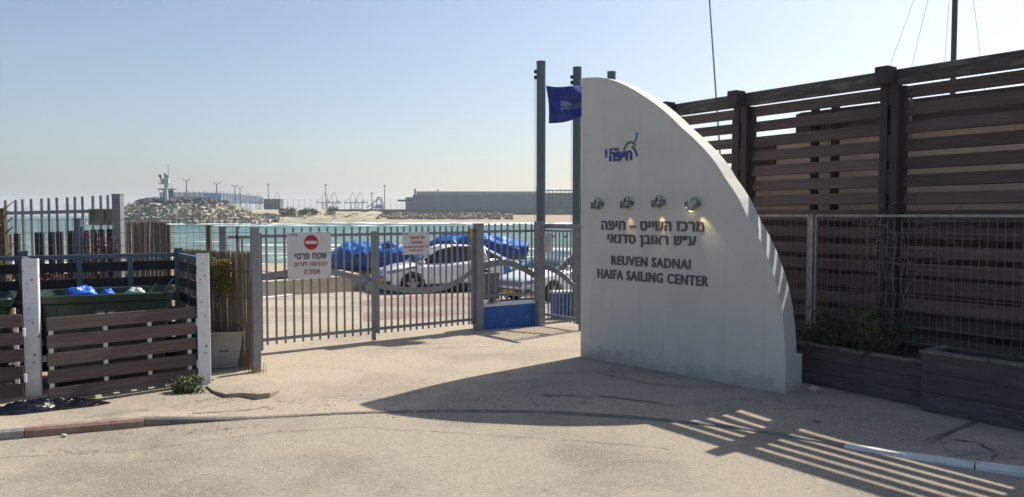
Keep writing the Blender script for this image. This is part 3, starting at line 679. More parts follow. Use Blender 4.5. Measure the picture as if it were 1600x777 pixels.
for k in range(900):
    r = g.uniform(.08, .52); a = math.pi * g.uniform(.93, 2.07); s = g.uniform(.5, 1.1)
    c_ = Vector((AX * r * math.cos(a), AY * r * math.sin(a), mound(r, 0) - .4 + g.uniform(0, .5)))
    rot = Matrix.Rotation(g.uniform(0, 6.28), 3, Vector((g.gauss(0, 1), g.gauss(0, 1), g.gauss(0, 1))).normalized())
    b.add([c_ + rot @ Vector((x * s * 1.3, y * s * .8, z * s * .7)) for x in (-1, 1) for y in (-1, 1) for z in (-1, 1)], [(0, 1, 3, 2), (4, 6, 7, 5), (0, 4, 5, 1), (2, 3, 7, 6), (0, 2, 6, 4), (1, 5, 7, 3)])
tag(b.build('rubble', M['darkrock'], bw), kind='stuff')
# breakwater tail running back to the dunes
b = MB()
for k in range(420):
    t = g.random(); px = 400 + 32 * t; D = 378 + 18 * g.random() + 14 * t; s = g.uniform(.6, 1.3); p_ = atD(px, 340, D)
    z = -1.6 + max(0, (D - 380) * .16) * (1 - .4 * t); rot = Matrix.Rotation(g.uniform(0, 6.28), 3, Vector((g.gauss(0, 1), g.gauss(0, 1), 1)).normalized())
    b.add([Vector((p_.x, D, z)) + rot @ Vector((x * s * 1.3, y * s, z_ * s * .7)) for x in (-1, 1) for y in (-1, 1) for z_ in (-1, 1)], [(0, 1, 3, 2), (4, 6, 7, 5), (0, 4, 5, 1), (2, 3, 7, 6), (0, 2, 6, 4), (1, 5, 7, 3)])
tag(b.build('shore_rubble', M['darkrock']), 'dark rubble where the breakwater meets the far beach', 'rocks', kind='stuff')
# blue mesh security fence on the crest
def crest_fence(p0, p1, h, label, n, lean=True):
    a_ = Vector(p0); c_ = Vector(p1); d = c_ - a_; t = thing('security_fence', label, 'fence', a_, math.atan2(d.y, d.x), 'blue security fences on the breakwater'); L_ = d.length
    for k in range(n + 1):
        MB().tube([(L_ * k / n, 0, 0), (L_ * k / n, 0, h * .85), (L_ * k / n - .5, -.4, h)], .12, 4).build('post', M['ware_dark'], t)
        if k < n:
            m_ = MB()
            for j in range(9): x = L_ * (k + j / 9) / n; m_.beam((x, 0, 0), (x, 0, h * .85), .15, .06, up=(0, 1, 0))
            for z in (.1, .3, .5, .7, .84): m_.beam((L_ * k / n, 0, h * z), (L_ * (k + 1) / n, 0, h * z), .06, .10)
            tag(m_.build('mesh_panel', M['fence_blue'], t), kind='stuff')
zc = 8.6
f1 = (atD(250, 320, 366).x, 366, zc); f2 = (atD(320, 320, 366).x, 366, zc); f3 = (atD(345, 320, 378).x, 378, zc); f4 = (atD(410, 320, 470).x, 470, 6.4)
crest_fence(f1, f2, atD(260, 298.5, 366).z - zc, 'blue mesh security fence on the breakwater crest, front run', 9)
crest_fence(f2, f3, atD(330, 299, 370).z - zc, 'darker return of the blue security fence, by the second lamp post', 6)
crest_fence(f3, f4, 5.2, 'blue security fence receding from the breakwater towards the port', 16)
m_ = thing('guard_canopy', 'flat dark canopy at the left end of the blue fence', 'canopy', (f1[0], 370, zc))
MB().box(-1.5, 5.5, -3, 2, 5.6, 6.1).build('roof', M['ware_dark'], m_)
for x in (0, 4.5): MB().beam((x, 0, 0), (x, 0, 5.6), .3, .3).build('post', M['ware_dark'], m_)
MB().box(.2, 4.3, .2, .3, 0, 5.4).build('panel', M['fence_blue'], m_)
p_ = atD(260, 315, 362); t = thing('radar_tower', 'white radar and camera tower on the breakwater crest', 'radar tower', (p_.x, 362, zc)); top = atD(260, 288, 362).z - zc
MB().lathe([(.0, 0), (1.0, 0), (.7, top * .75), (.9, top), (0, top)], 10).build('column', M['radar_white'], t, smooth=40)
MB().box(-3.1, 2.6, -1.2, 1.2, top, top + .35).build('platform', M['radar_white'], t)
MB().box(-2.2, 1.5, -.8, .8, top + .36, top + 2.6).build('cabinet', M['radar_white'], t)
m_ = MB()
for x in (-3, -1.6, -.2, 1.2, 2.5): m_.beam((x, -1.1, top + .3), (x, -1.1, top + 1.6), .1, .1)
m_.beam((-3, -1.1, top + 1.6), (2.5, -1.1, top + 1.6), .1, .1); m_.build('railing', M['crane'], t)
MB().tube([(-2.3, 0, top + 2.6), (-2.9, 0, top + 4.4)], [.4, .7], 6).build('camera_head', M['ware_dark'], t)
MB().tube([(.4, 0, top + 2.6), (.4, 0, top + 4.2)], [.3, .6], 6).build('radar_head', M['ware_dark'], t)
MB().tube([(-.5, 0, top + 2.6), (-.5, 0, top + 5.2)], [.25, .5], 6).build('beacon', M['crane'], t)
MB().tube([(1.1, 0, top + 2), (1.1, 0, top + 9.5)], .12, 4).build('antenna', M['crane'], t)
MB().tube([(2.4, 0, top - 2.5), (2.4, 0, top + 1)], .1, 4).build('ladder', M['crane'], t)
for (px, top, D), l_ in zip(((291, 283.5, 372), (338.5, 288.5, 385), (367, 292, 440), (375, 295, 452)), ('above the front run of fence', 'at the bend of the blue fence', 'left of the two beyond the bend', 'right of the two beyond the bend')):
    pole_thing(px, top, D, 7.5, 'lamp_post', 'twin-armed lamp post ' + l_, 'lamp post', .28, 1.9, 'twin-armed lamp posts on the breakwater')
# far city across the bay
b = MB(); g = random.Random(21)
for i in range(150):
    px = -120 + 290 * g.random(); D = 5600; h = max(4, g.gauss(26, 14)) * (1.2 if 20 < px < 120 else .7); wv = g.uniform(12, 40); x = atD(px, 335, D).x
    b.box(x, x + wv, D + g.uniform(0, 80), D + 90, -1.9, h)
tag(b.build('city_skyline', M['city']), 'faint pale city skyline on the sea horizon at far left', 'skyline', kind='stuff')
b = MB(); rows = []
for i in range(40):
    x = -5400 + i * 110; h = 14 + 12 * noise.noise(Vector((x * .002, 0, 0)))
    rows.append([(x, 5640, -3), (x, 5700, h), (x, 5880, h * 1.3)])
b.loft(rows, False, False); tag(b.build('far_hills', M['hill'], smooth=True), kind='structure')

# ------------------------------------------------------------------ main gate
def pw(P):
    def f(t):
        for i in range(len(P) - 1):
            if P[i][0] <= t <= P[i + 1][0]:
                p0, p1, p2, p3 = P[max(i - 1, 0)], P[i], P[i + 1], P[min(i + 2, len(P) - 1)]; h = p2[0] - p1[0]; q = (t - p1[0]) / h
                m1 = (p2[1] - p0[1]) / (p2[0] - p0[0]); m2 = (p3[1] - p1[1]) / (p3[0] - p1[0])
                return (2 * q**3 - 3 * q * q + 1) * p1[1] + (q**3 - 2 * q * q + q) * h * m1 + (-2 * q**3 + 3 * q * q) * p2[1] + (q**3 - q * q) * h * m2
        return P[-1][1]
    return f
def bar_gate(root, L, H, zb, n, rail_t=.05, curve=None, sr=None, bars_low=-.09, stile=True, pitch=None):
    for k in range(n):
        x = (k + .5) * L / n
        MB().beam((x, 0, zb + bars_low), (x, 0, H), .028, .028).build('bar', M['steel'], root)
    MB().beam((0, 0, H - .135), (L, 0, H - .135), .045, .05).build('rail', M['steel'], root)
    MB().beam((0, 0, zb), (L, 0, zb), .045, .05).build('rail', M['steel'], root)
    if curve:
        top = [(lerp(0, L, i / 20), curve(i / 20) + .055) for i in range(21)]; bot = [(lerp(0, L, i / 20), curve(i / 20) - .055) for i in range(21)][::-1]
        MB().prism(top + bot, -.032, -.018).build('curved_band', M['steel'], root)
GA = Vector((-4.13, 12.66, 0)); GB = Vector((-.74, 15.22, 0)); gd = GB - GA; GL = gd.length; ga = math.atan2(gd.y, gd.x)
gm = .475
lf = thing('gate_leaf', 'left leaf of the grey double driveway gate with the no-entry sign', 'gate', GA, ga, 'grey gate leaves')
bar_gate(lf, GL * gm - .02, 2.08, .22, 13, curve=pw([(0, 1.27), (.25, 1.32), (.5, 1.325), (.65, 1.28), (.82, 1.18), (1, 1.05)]))
MB().box(-.06, -.005, -.03, .03, .05, 2.0).build('hinge_stile', M['steel'], lf)
MB().box(GL * gm - .02, GL * gm + .035, -.035, .035, .02, 2.0).build('meeting_stile', M['steel'], lf)
rf = thing('gate_leaf', 'right leaf of the grey double driveway gate with the small warning sign', 'gate', GA + gd * gm, ga, 'grey gate leaves')
rl = GL * (1 - gm) - .12
rf_root_shift = .05
for o in (rf,): o.location = GA + gd * ((GL * gm + .045) / GL)
bar_gate(rf, rl, 2.08, .22, 16, curve=pw([(0, 1.02), (.15, .955), (.3, .895), (.45, .87), (.6, .875), (.75, .93), (.88, 1.04), (1, 1.19)]))
MB().box(-.005, .05, -.035, .035, .15, 2.0).build('meeting_stile', M['steel'], rf)
MB().box(rl, rl + .055, -.035, .035, .12, 2.02).build('hinge_stile', M['steel'], rf)
MB().box(rl + .056, rl + .10, -.05, .03, .45, .62).build('hinge', M['black_plastic'], rf)
MB().box(-.02, .13, -.06, .04, .92, 1.10).build('lock_box', M['steel'], lf).location = (GL * gm - .11, 0, 0)
MB().box(-.03, .03, -.012, 0.012, 1.85, 2.03).build('yellow_tag', M['yellow'], rf).location = (rl - .04, -.05, 0)
def signboard(name, root_label, x, z0, w_, h_, leaf):
    P = leaf.matrix_world if False else None
    lx = Vector((math.cos(ga), math.sin(ga), 0)); base = Vector(leaf.location) + lx * x + Vector((math.sin(ga), -math.cos(ga), 0)) * .062
    t = thing(name, root_label, 'sign', (base.x, base.y, z0), ga)
    MB().box(-w_ / 2, w_ / 2, 0, .012, 0, h_).build('panel', M['sign_white'], t, bevel=.003)
    for sx in (-1, 1):
        for z in (.04, h_ - .04): MB().lathe([(0, -.006), (.009, -.005), (.009, 0)], 8, 'y', (sx * (w_ / 2 - .03), 0, z)).build('rivet', M['grey_print'], t)
    return t
# sign 1 spans about 65 px at ~13.2 m
s1 = signboard('no_entry_sign', 'white private-area sign with a red no-entry disc on the gate', .80, 1.205, .78, .80, lf)
MB().lathe([(0, 0), (.127, 0), (.127, -.004), (0, -.004)], 32, 'y', (.03, 0, .62)).build('red_disc', M['sign_red'], s1)
MB().box(-.105, .105, -.003, 0, -.026, .026).build('white_bar', M['sign_white'], s1).location = (.03, -.0045, .62)
text_line(HEB('שטח פרטי'), s1, .02, .335, .57, .105, M['black'], -.001, .002, .035)
text_line(HEB('הכניסה לזרים'), s1, .02, .215, .58, .085, M['sign_dark_red'], -.001, .002, .03)
text_line(HEB('אסורה'), s1, .04, .075, .28, .085, M['sign_dark_red'], -.001, .002, .03)
text_line(HEB('חיפה'), s1, -.29, .735, .075, .028, M['grey_print'], -.001, .002, .02)
text_line(HEB('עיריית'), s1, -.29, .768, .075, .012, M['grey_print'], -.001, .002, .01)
MB().prism([(-.012, 0), (.012, 0), (.007, .045), (-.007, .045)], -.003, 0).build('emblem', M['grey_print'], s1).location = (-.23, 0, .73)
s2 = signboard('warning_sign', 'small white sign with four lines of red Hebrew lettering on the gate', .82, 1.555, .57, .425, rf)
text_line(HEB('חל איסור'), s2, .02, .285, .32, .065, M['sign_dark_red'], -.001, .002, .035)
text_line(HEB('מוחלט'), s2, .02, .195, .23, .065, M['sign_dark_red'], -.001, .002, .035)
text_line(HEB('על גלישת גלים וגלשנים'), s2, .0, .125, .5, .04, M['sign_dark_red'], -.001, .002, .025)
text_line(HEB('ביציאה מהנמל'), s2, .0, .06, .30, .04, M['sign_dark_red'], -.001, .002, .025)
text_line(HEB('חיפה'), s2, -.225, .375, .06, .02, M['grey_print'], -.001, .002, .02)
MB().box(-.01, .01, -.003, 0, 0, .035).build('emblem', M['grey_print'], s2).location = (-.175, 0, .372)
# posts
def gpost(px, py, top, w_, label, tz=None, name='gate_post', m_='steel', rz=ga):
    p_ = at(px, py); t = thing(name, label, 'gate post', (p_.x, p_.y, ground_z(p_.x, p_.y) - .02), rz)
    MB().box(-w_ / 2, w_ / 2, -w_ / 2, w_ / 2, 0, top).build('shaft', M[m_], t, bevel=.006)
    MB().box(-w_ / 2 - .006, w_ / 2 + .006, -w_ / 2 - .006, w_ / 2 + .006, top, top + .008).build('cap', M[m_], t)
    return t
gpost(401, 584, 2.13, .105, 'grey steel post between the reed screen and the left gate leaf')
gpost(747.5, 516, 2.14, .16, 'thick grey post where the right gate leaf meets the blue wall')
gpost(843, 508, 2.18, .17, 'thick grey post between the blue wall and the small pedestrian gate')
# blue wall with bars
p0 = at(755, 516); p1 = at(841, 507.6); d = p1 - p0; t = thing('blue_wall', 'low blue wall with white coping and grey bars between two gate posts', 'wall', p0, math.atan2(d.y, d.x)); L = d.length
MB().box(0, L, 0, .30, -.05, .46).build('wall', M['blue_wall'], t)
MB().box(-.0, L, -.012, .315, .461, .50).build('coping', M['white'], t)
for k in range(9): MB().beam(((k + .5) * L / 9, .14, .53), ((k + .5) * L / 9, .14, 2.12), .028, .028).build('bar', M['steel'], t)
for z in (1.96, .66): MB().beam((0, .14, z), (L, .14, z), .045, .05).build('rail', M['steel'], t)
cf = lambda t_: 1.18 + .17 * math.sin((t_ * .9 + .12) * math.pi) - .16 * t_ * t_
MB().prism([(L * i / 16, cf(i / 16) + .065) for i in range(17)] + [(L * i / 16, cf(i / 16) - .065) for i in range(17)][::-1], .09, .105).build('curved_band', M['steel'], t)
bx = thing('control_box', 'grey metal intercom box behind the bars above the blue wall', 'box', (p0.x + .18, p0.y + .42, -.02), math.atan2(d.y, d.x))
MB().box(-.17, .17, 0, .14, .58, 1.13).build('housing', M['steel'], bx, bevel=.008)
MB().box(-.155, .155, -.012, -.001, .6, 1.11).build('door', M['steel'], bx)
MB().box(-.04, .04, .02, .1, 0, .58).build('stand', M['steel'], bx)
# pedestrian gate
q0 = at(851, 507.5); q1 = Vector((1.32, 15.2, 0)); q0.z = 0; d = q1 - q0; L = d.length
t = thing('pedestrian_gate', 'narrow grey pedestrian gate with a drooping curved band beside the white wall', 'gate', q0, math.atan2(d.y, d.x))
for k in range(8): MB().beam((.06 + (k + .5) * (L - .12) / 8, 0, .12), (.06 + (k + .5) * (L - .12) / 8, 0, 1.98), .025, .025).build('bar', M['steel'], t)
MB().beam((0, 0, 2.06), (L + .3, 0, 2.06), .05, .09).build('lintel', M['steel'], t)
MB().beam((0, 0, 1.97), (L, 0, 1.97), .04, .04).build('rail', M['steel'], t)
MB().beam((0, 0, .22), (L, 0, .22), .04, .05).build('rail', M['steel'], t)
MB().box(L - .05, L, -.03, .03, .12, 2.0).build('stile', M['steel'], t)
MB().box(L + .04, L + .11, -.035, .035, 0, 2.0).build('frame_post', M['steel'], t)
cg = lambda t_: 1.22 - .42 * t_ ** 1.8
MB().prism([(L * i / 16, cg(i / 16) + .06) for i in range(17)] + [(L * i / 16, cg(i / 16) - .06) for i in range(17)][::-1], -.035, -.022).build('curved_band', M['steel'], t)
MB().box(L - .09, L + .01, -.05, .04, .95, 1.12).build('lock_box', M['steel'], t)
nn = thing('paper_notice', 'small white paper notice taped to the pedestrian gate', 'notice', q0 + d.normalized() * .12 + Vector((-.02, -.09, 1.50)), math.atan2(d.y, d.x))
m_ = MB(); g = random.Random(2)
m_.loft([[(x, .004 * math.sin(z * 20 + x * 30), z * .42 + (.02 * (x * 8 % 1) if z == 0 else 0)) for x in (-.11, -.05, 0, .05, .11)] for z in (0, .25, .5, .75, 1)], False, False)
m_.build('sheet', M['sign_white'], nn, smooth=True)
for k in range(7): MB().box(-.07, .06, -.007, -.0055, .34 - k * .035, .345 - k * .035).build('printed_line', M['grey_print'], nn)
p_ = at(760, 505); pw = at(853, 505); 
t = thing('blue_wall', 'low blue wall with white coping seen through the pedestrian gate', 'wall', (.95, 17.2, -.06), R(14))
MB().box(0, 6, 0, .30, -.05, .58).build('wall', M['blue_wall'], t); MB().box(0, 6, -.012, .315, .581, .63).build('coping', M['white'], t)

# flagpoles and flag
for (px, D, top), l_ in zip(((845.5, 16.5, 97), (902, 17.1, 106), (955.5, 17.7, 113)), ('left of the three, standing behind the gate post', 'middle of the three, at the edge of the white wall', 'rightmost of the three, showing just above the white wall')):
    p_ = atD(px, top, D); t = thing('flagpole', 'blue-grey steel flagpole, ' + l_, 'flagpole', (p_.x, D, ground_z(p_.x, D)), 0, 'row of three flagpoles'); h = p_.z - ground_z(p_.x, D)
    MB().tube([(0, 0, 0), (0, 0, h)], .097, 18).build('shaft', M['pole'], t, smooth=40)
    MB().lathe([(0, h + .012), (.1, h + .012), (.103, h - .02)], 18).build('cap', M['pole'], t)
    for z in (h - .24, h - .36): MB().box(-.15, -.09, -.03, .03, z, z + .07).build('pulley', M['black_plastic'], t)
    MB().tube([(-.13, 0, h - .3), (-.125, -.02, 1.2)], .005, 4).build('halyard', M['galv'], t)
fl = thing('flag', 'blue sailing club flag with a pale printed emblem on the left pole', 'flag', atD(853, 193, 16.5), 0)
def fpt(u, v):                              # u along 0..1, v down 0..1
    x = u * .80 + .03 * math.sin(v * 3.0 + u * 2) + .055 * v * (1 - u); z = .80 - v * (.80 - .14 * u * u) + .04 * (u - .5) * (1 - v) * u - .03 * math.sin(u * 3.14) * (1 - v)
    y = .07 * math.sin(u * 7.5 + v * 3.2) * (.25 + u) + .03 * math.sin(v * 9 - u * 5) + .06 * math.sin((u - v) * 8) * .5
    return Vector((x, y, z))
m_ = MB(); m_.loft([[fpt(i / 34, j / 26) for j in range(27)] for i in range(35)], False, False)
fo = m_.build('cloth', M['flag'], fl, smooth=True)
sm = fo.modifiers.new('thickness', 'SOLIDIFY'); sm.thickness = .004
def fprint(poly, name='emblem'):
    m_ = MB(); mx = len(poly)
    vs = [fpt(u, v) + Vector((0, -.008, 0)) for u, v in poly]; m_.add(vs, [tuple(range(mx))]); return m_
def fstrip(ut, ub, n=14):
    m_ = MB(); m_.loft([[fpt(*ut(i / n)) + Vector((0, -.007, 0)), fpt(*[lerp(a, c, .5) for a, c in zip(ut(i / n), ub(i / n))]) + Vector((0, -.007, 0)), fpt(*ub(i / n)) + Vector((0, -.007, 0))] for i in range(n + 1)], False, False); return m_
fstrip(lambda t: (.33 + .42 * t, .38 + .17 * t * t), lambda t: (.33 + .42 * t, .56)).build('emblem', M['flag_print'], fl)
fstrip(lambda t: (.74 + .24 * t, .53), lambda t: (.74 + .24 * t, .555)).build('emblem', M['flag_print'], fl)
for k, wv in enumerate((.05, .03, .05, .045, .05, .03, .05, .04, .035, .04)):
    u0 = .35 + k * .064; fstrip(lambda t: (u0 + wv * t, .58), lambda t: (u0 + wv * t, .68 - .015 * (k % 3)), 3).build('printed_letter', M['flag_print'], fl)
tm = text_mesh('SAILING', 1, 1, .001, .01)
m2 = bpy.data.meshes.new('flag_lettering'); m2.from_pydata([fpt(.33 + (v.co.x + .5) * .48, .335 - v.co.z * .07 + (v.co.x + .5) * .0) + Vector((0, -.008, 0)) for v in tm.vertices], [], [list(p_.vertices) for p_ in tm.polygons])
m2.materials.append(M['flag_print']); link(m2, 'printed_letter', fl)

# ------------------------------------------------------------------ white sign wall
W0 = at(907, 557); W1 = at(1227, 616); wdv = (W1 - W0).normalized(); wn = Vector((-wdv.y, wdv.x, 0)); wa = math.atan2(wdv.y, wdv.x)
def wallpt(px, py):
    d = ray(px, py); o = Vector((0, 0, EYE)); t = (W0 - o).dot(wn) / d.dot(wn); p_ = o + d * t; return ((p_ - W0).dot(wdv), p_.z)
front = [(905, 123.6), (913, 121.6), (924, 120.9), (936, 120.8), (948.6, 122.6), (962, 126.8), (976.4, 132.8), (992, 141.3), (1007.7, 151.3), (1022, 161), (1035.5, 171.5), (1050, 184.5), (1063.3, 198), (1081, 213.5), (1098, 230.5), (1107, 240.5), (1115.8, 251.3), (1124.5, 264.3), (1133, 278.5), (1144, 294), (1154.3, 310.5), (1163, 328.5), (1171.6, 347), (1179, 359), (1187, 375), (1196, 394.5), (1204.5, 418), (1211, 437), (1216.5, 459), (1221, 483), (1224.5, 511.8), (1226.5, 540), (1227, 562.7)]
oc = [wallpt(*p_) for p_ in front]; LW = (W1 - W0).length
x0 = 0.0
poly = [(0, -.1)] + [(max(0, x), z) for x, z in [(0, oc[0][1])] + oc[1:]] + [(LW, .45), (LW, -.1)]
sw = thing('sign_wall', 'tall white quarter-curve wall naming the sailing centre', 'wall', (W0.x, W0.y, 0), wa)
TH = .30
b = MB(); b.prism(poly, 0, TH); b.build('wall', M['wallpaint'], sw, bevel=.008)
b = MB(); b.box(LW - .5, LW + .004, TH + .002, TH + .13, -.1, .47); b.build('foot', M['wallpaint'], sw, bevel=.01)
def tl(s, l, r, tp, hfit=None, bold=.03, split=True, m_='letters', ext=.012):
    a_ = wallpt(*l); c_ = wallpt(*r); tt = wallpt(l[0], tp)
    text_line(s, sw, (a_[0] + c_[0]) / 2, (a_[1] + c_[1]) / 2, c_[0] - a_[0], tt[1] - a_[1], M[m_], -.001, ext, bold, split=split)
tl(HEB('מרכז השייט – חיפה'), (940.3, 359.9), (1100, 362.4), 345.2, bold=.035)
tl(HEB('ע״ש ראובן סדנאי'), (949.5, 385.5), (1087.6, 389), 366.8, bold=.035)
tl('REUVEN SADNAI', (955.5, 414.6), (1079.3, 420.6), 400, bold=.03)
tl('HAIFA SAILING CENTER', (934, 435.5), (1107, 447.4), 420.8, bold=.03)
# municipal mark, raised coloured pieces
def stroke(pxs, w_, m_):
    pts = [Vector((*wallpt(*p_), 0)) for p_ in pxs]; fine = []
    for i in range(len(pts) - 1):
        p0_, p1_, p2_, p3_ = pts[max(i - 1, 0)], pts[i], pts[i + 1], pts[min(i + 2, len(pts) - 1)]
        for k in range(5):
            t = k / 5; fine.append(.5 * (2 * p1_ + (p2_ - p0_) * t + (2 * p0_ - 5 * p1_ + 4 * p2_ - p3_) * t * t + (3 * p1_ - p0_ - 3 * p2_ + p3_) * t ** 3))
    fine.append(pts[-1]); up, dn = [], []
    for i, p_ in enumerate(fine):
        d = (fine[min(i + 1, len(fine) - 1)] - fine[max(i - 1, 0)]).normalized(); q = Vector((-d.y, d.x, 0)) * w_ / 2; up.append(p_ + q); dn.append(p_ - q)
    MB().prism([(p_.x, p_.y) for p_ in up + dn[::-1]], -.008, -.0005).build('logo_stroke', M[m_], sw)
stroke([(995, 207.5), (995, 215), (991.5, 222)], .030, 'logo_mid')
stroke([(975, 235), (979.5, 226), (985, 222.3), (990, 224), (993, 228.5)], .034, 'logo_green')
stroke([(987.5, 229.5), (992, 234), (995.5, 244)], .032, 'logo_blue')
tl(HEB('חיפה'), (952, 252.5), (988, 251), 237.5, bold=.075, m_='logo_blue', ext=.008)
tl(HEB('עיריית'), (952, 237), (967, 236.4), 232, bold=.03, m_='logo_blue', ext=.008, split=False)
ex, ez = wallpt(947.3, 246); 
MB().prism([(-.03, 0), (.03, 0), (.03, .01), (.012, .018), (.022, .05), (.02, .095), (.006, .12), (.012, .14), (-.01, .125), (-.022, .1), (-.024, .05), (-.012, .018), (-.03, .01)], -.008, -.0005).build('emblem', M['logo_blue'], sw).location = (ex, 0, ez)
# spotlights
def spotlight(label, px, py, lit, aim):
    x, z = wallpt(px, py); base = W0 + wdv * x
    t = thing('wall_spotlight', label, 'spotlight', (base.x, base.y, z), wa, 'four small steel spotlights on the white wall')
    hx = -.055 if aim == 0 else -.03
    MB().box(.035, .085, -.02, 0, -.035, .045).build('bracket', M['lampmetal'], t, bevel=.004)
    MB().prism([(.075, .03), (.06, -.03), (hx - .01, -.055), (hx - .02, .03)], -.16, -.03).build('fins', M['lampmetal'], t, bevel=.004) if aim == 0 else None
    if aim == 0:
        for k in range(4): MB().box(hx - .035 + k * .028, hx - .025 + k * .028, -.175, -.02, -.075, .045).build('fin', M['lampmetal'], t)
        MB().box(hx - .04, hx + .08, -.17, -.04, -.082, -.072).build('guard', M['lampmetal'], t)
    else:
        h = MB(); h.prism([(-.10, -.035), (-.02, -.105), (.10, .055), (.05, .085), (-.075, .03)], -.15, -.03); h.build('housing', M['lampmetal'], t, bevel=.005)
        g_ = MB().box(-.048, .048, -.14, -.045, -.006, 0).build('lit_glass', M['lampglow'], t); g_.location = (-.064, 0, -.077); g_.rotation_euler = (0, R(41), 0)
        for k in range(3): MB().box(-.12 + k * .02, -.112 + k * .02, -.16, -.14, -.02 + k * .02 - .03, .05 + k * .008).build('fin', M['lampmetal'], t)
        MB().box(-.078, -.036, -.16, -.152, -.10, -.05).build('front_frame', M['lampmetal'], t)
    MB().lathe([(0, .04), (.018, .04), (.016, .085), (0, .09)], 8, 'z', (hx + .015, -.1, 0)).build('cable_gland', M['black_plastic'], t)
    MB().tube([(hx + .015, -.1, .085), (hx + .03, -.09, .12), (hx + .06, -.06, .115), (.06, -.02, .02)], .006, 5).build('cable', M['black_plastic'], t)
    if lit:
        l = bpy.data.lights.new('spot_bulb', 'SPOT'); l.energy = lit; l.color = (1, .76, .33); l.spot_size = R(46 if aim else 40); l.spot_blend = .8; l.shadow_soft_size = .02
        lo = bpy.data.objects.new('spot_bulb', l); COL.objects.link(lo); lo.parent = t; lo.location = (.03 if aim else .0, -.12, -.09)
        tgt = Vector((.20, .0, -.40) if aim else (.02, 0, -.42)); lo.rotation_euler = (tgt - lo.location).to_track_quat('-Z', 'Y').to_euler()
    t.scale = (.86,) * 3
    return t
spotlight('unlit steel spotlight, leftmost of four on the white wall', 938.5, 320, 0, 0)
spotlight('dimly lit steel spotlight, second from left on the white wall', 984.5, 318.5, 2.6, 0)
spotlight('lit steel spotlight, third from left on the white wall', 1034, 317, 5, 0)
spotlight('steel spotlight with a glowing square face, rightmost on the white wall', 1088, 320, 4.0, 1)
sp_ = at(1273, 612)

# ------------------------------------------------------------------ timber slat screen
PA = Vector((3.75, 12.5, 0)); pd = Vector((.575, -.818, 0)).normalized(); pn = Vector((-pd.y, pd.x, 0)); pa = math.atan2(pd.y, pd.x); SP = 2.46; HP = 4.25
# local frame: x along pd, y away from the road
scn = thing('slat_screen', 'tall dark brown timber slat screen with a heavy weathered top beam', 'screen', PA, pa)
g = random.Random(9)
slatm = {}
for bay in range(-1, 3):
    xa = max(-1.5, bay * SP + .15); xb = (bay + 1) * SP - .15
    for k in range(17):
        z = HP - .302 - k * .238
        if z < .1: break
        b = MB(); b.box(-(xb - xa) / 2 - .05, (xb - xa) / 2 + .05, -.02, .02, -.081, .081)
        if bay not in slatm:
            hw = (xb - xa) / 2; b.cur = 1
            for sx in (-1, 1):
                for sz in (-.045, .045): b.box(sx * (hw - .07) - .006, sx * (hw - .07) + .006, -.023, -.0205, sz - .006, sz + .006)
            slatm[bay] = [b.mesh('slat', [M['timber'], M['galv']])]
        link(slatm[bay][0], 'slat', scn, ((xa + xb) / 2, .075 + g.uniform(-.006, .006), z + g.uniform(-.006, .006)), (R(-17) + g.uniform(-.07, .07), g.uniform(-.0065, .0065), g.uniform(-.004, .004)))
    b = MB(); b.box(max(-1.55, bay * SP - .02), (bay + 1) * SP - .025, -.05, .03, HP - .21, HP)
    b.build('top_beam', M['timber_top'], scn, bevel=.012)
for k in range(-1, 4):
    x = max(-1.5, k * SP)
    for s in (-1, 1):
        b = MB(); b.box(x + s * .075 - .052, x + s * .075 + .052, -.10, .0, -.05, HP - .215); b.build('post_plank', M['post_wood'], scn, bevel=.004)
    for z in (.2, 1.1, 1.9, 2.75, 3.2, 3.95): b = MB(); b.box(x - .022, x + .022, -.085, -.01, z - .17, z + .17); b.build('spacer_block', M['post_wood'], scn)
    b = MB(); b.box(x - .15, x + .15, .01, .13, -.05, HP - .22); b.build('rear_post', M['post_wood'], scn)
    b = MB(); b.box(x - .10, x + .085, -.30, -.072, HP - .21, HP + .025); b.build('beam_end', M['post_wood'], scn, bevel=.01)
# shed behind
sd = thing('shed', 'beige rendered shed with brown fascia behind the timber slat screen', 'shed', PA + pn * 1.0, pa)
b = MB(); b.box(-1.0, 9.5, 0, .15, -.05, 3.6); b.build('wall', M['shed'], sd)
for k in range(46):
    b = MB(); b.box(-1.0 + k * .23, -.775 + k * .23, -.035, -.004, 0, 2.28); b.build('shade_board', M['timber'], sd)  # dark brown boards added in place of the shade deep in the narrow gap
b = MB(); b.box(.35, 9.6, -.12, -.02, 3.56, 3.95); b.build('fascia', M['timber'], sd)
b = MB(); b.box(.35, 9.6, -.02, .9, 3.82, 3.98); b.build('roof', M['timber'], sd)
b = MB(); b.box(-1.0, -.1, -.06, -.005, 3.15, 3.5); b.build('fascia', M['timber'], sd)
def lattice(x0_, z0_, w_, h_, nx, nz):
    for i in range(nx + 1): b = MB(); b.box(x0_ + w_ * i / nx - .015, x0_ + w_ * i / nx + .015, -.20, -.17, z0_, z0_ + h_); b.build('vent_bar', M['beige'], sd)
    for j in range(nz + 1): b = MB(); b.box(x0_ - .015, x0_ + w_ + .015, -.203, -.173, z0_ + h_ * j / nz - .015, z0_ + h_ * j / nz + .015); b.build('vent_bar', M['beige'], sd)
lattice(2.15, 3.25, .13, .8, 1, 7)
for xx in (-.8, -.45, .75, 1.1): b = MB(); b.box(xx, xx + .09, -.3, -.2, 0, 4.02); b.build('upright', M['post_wood'], sd)
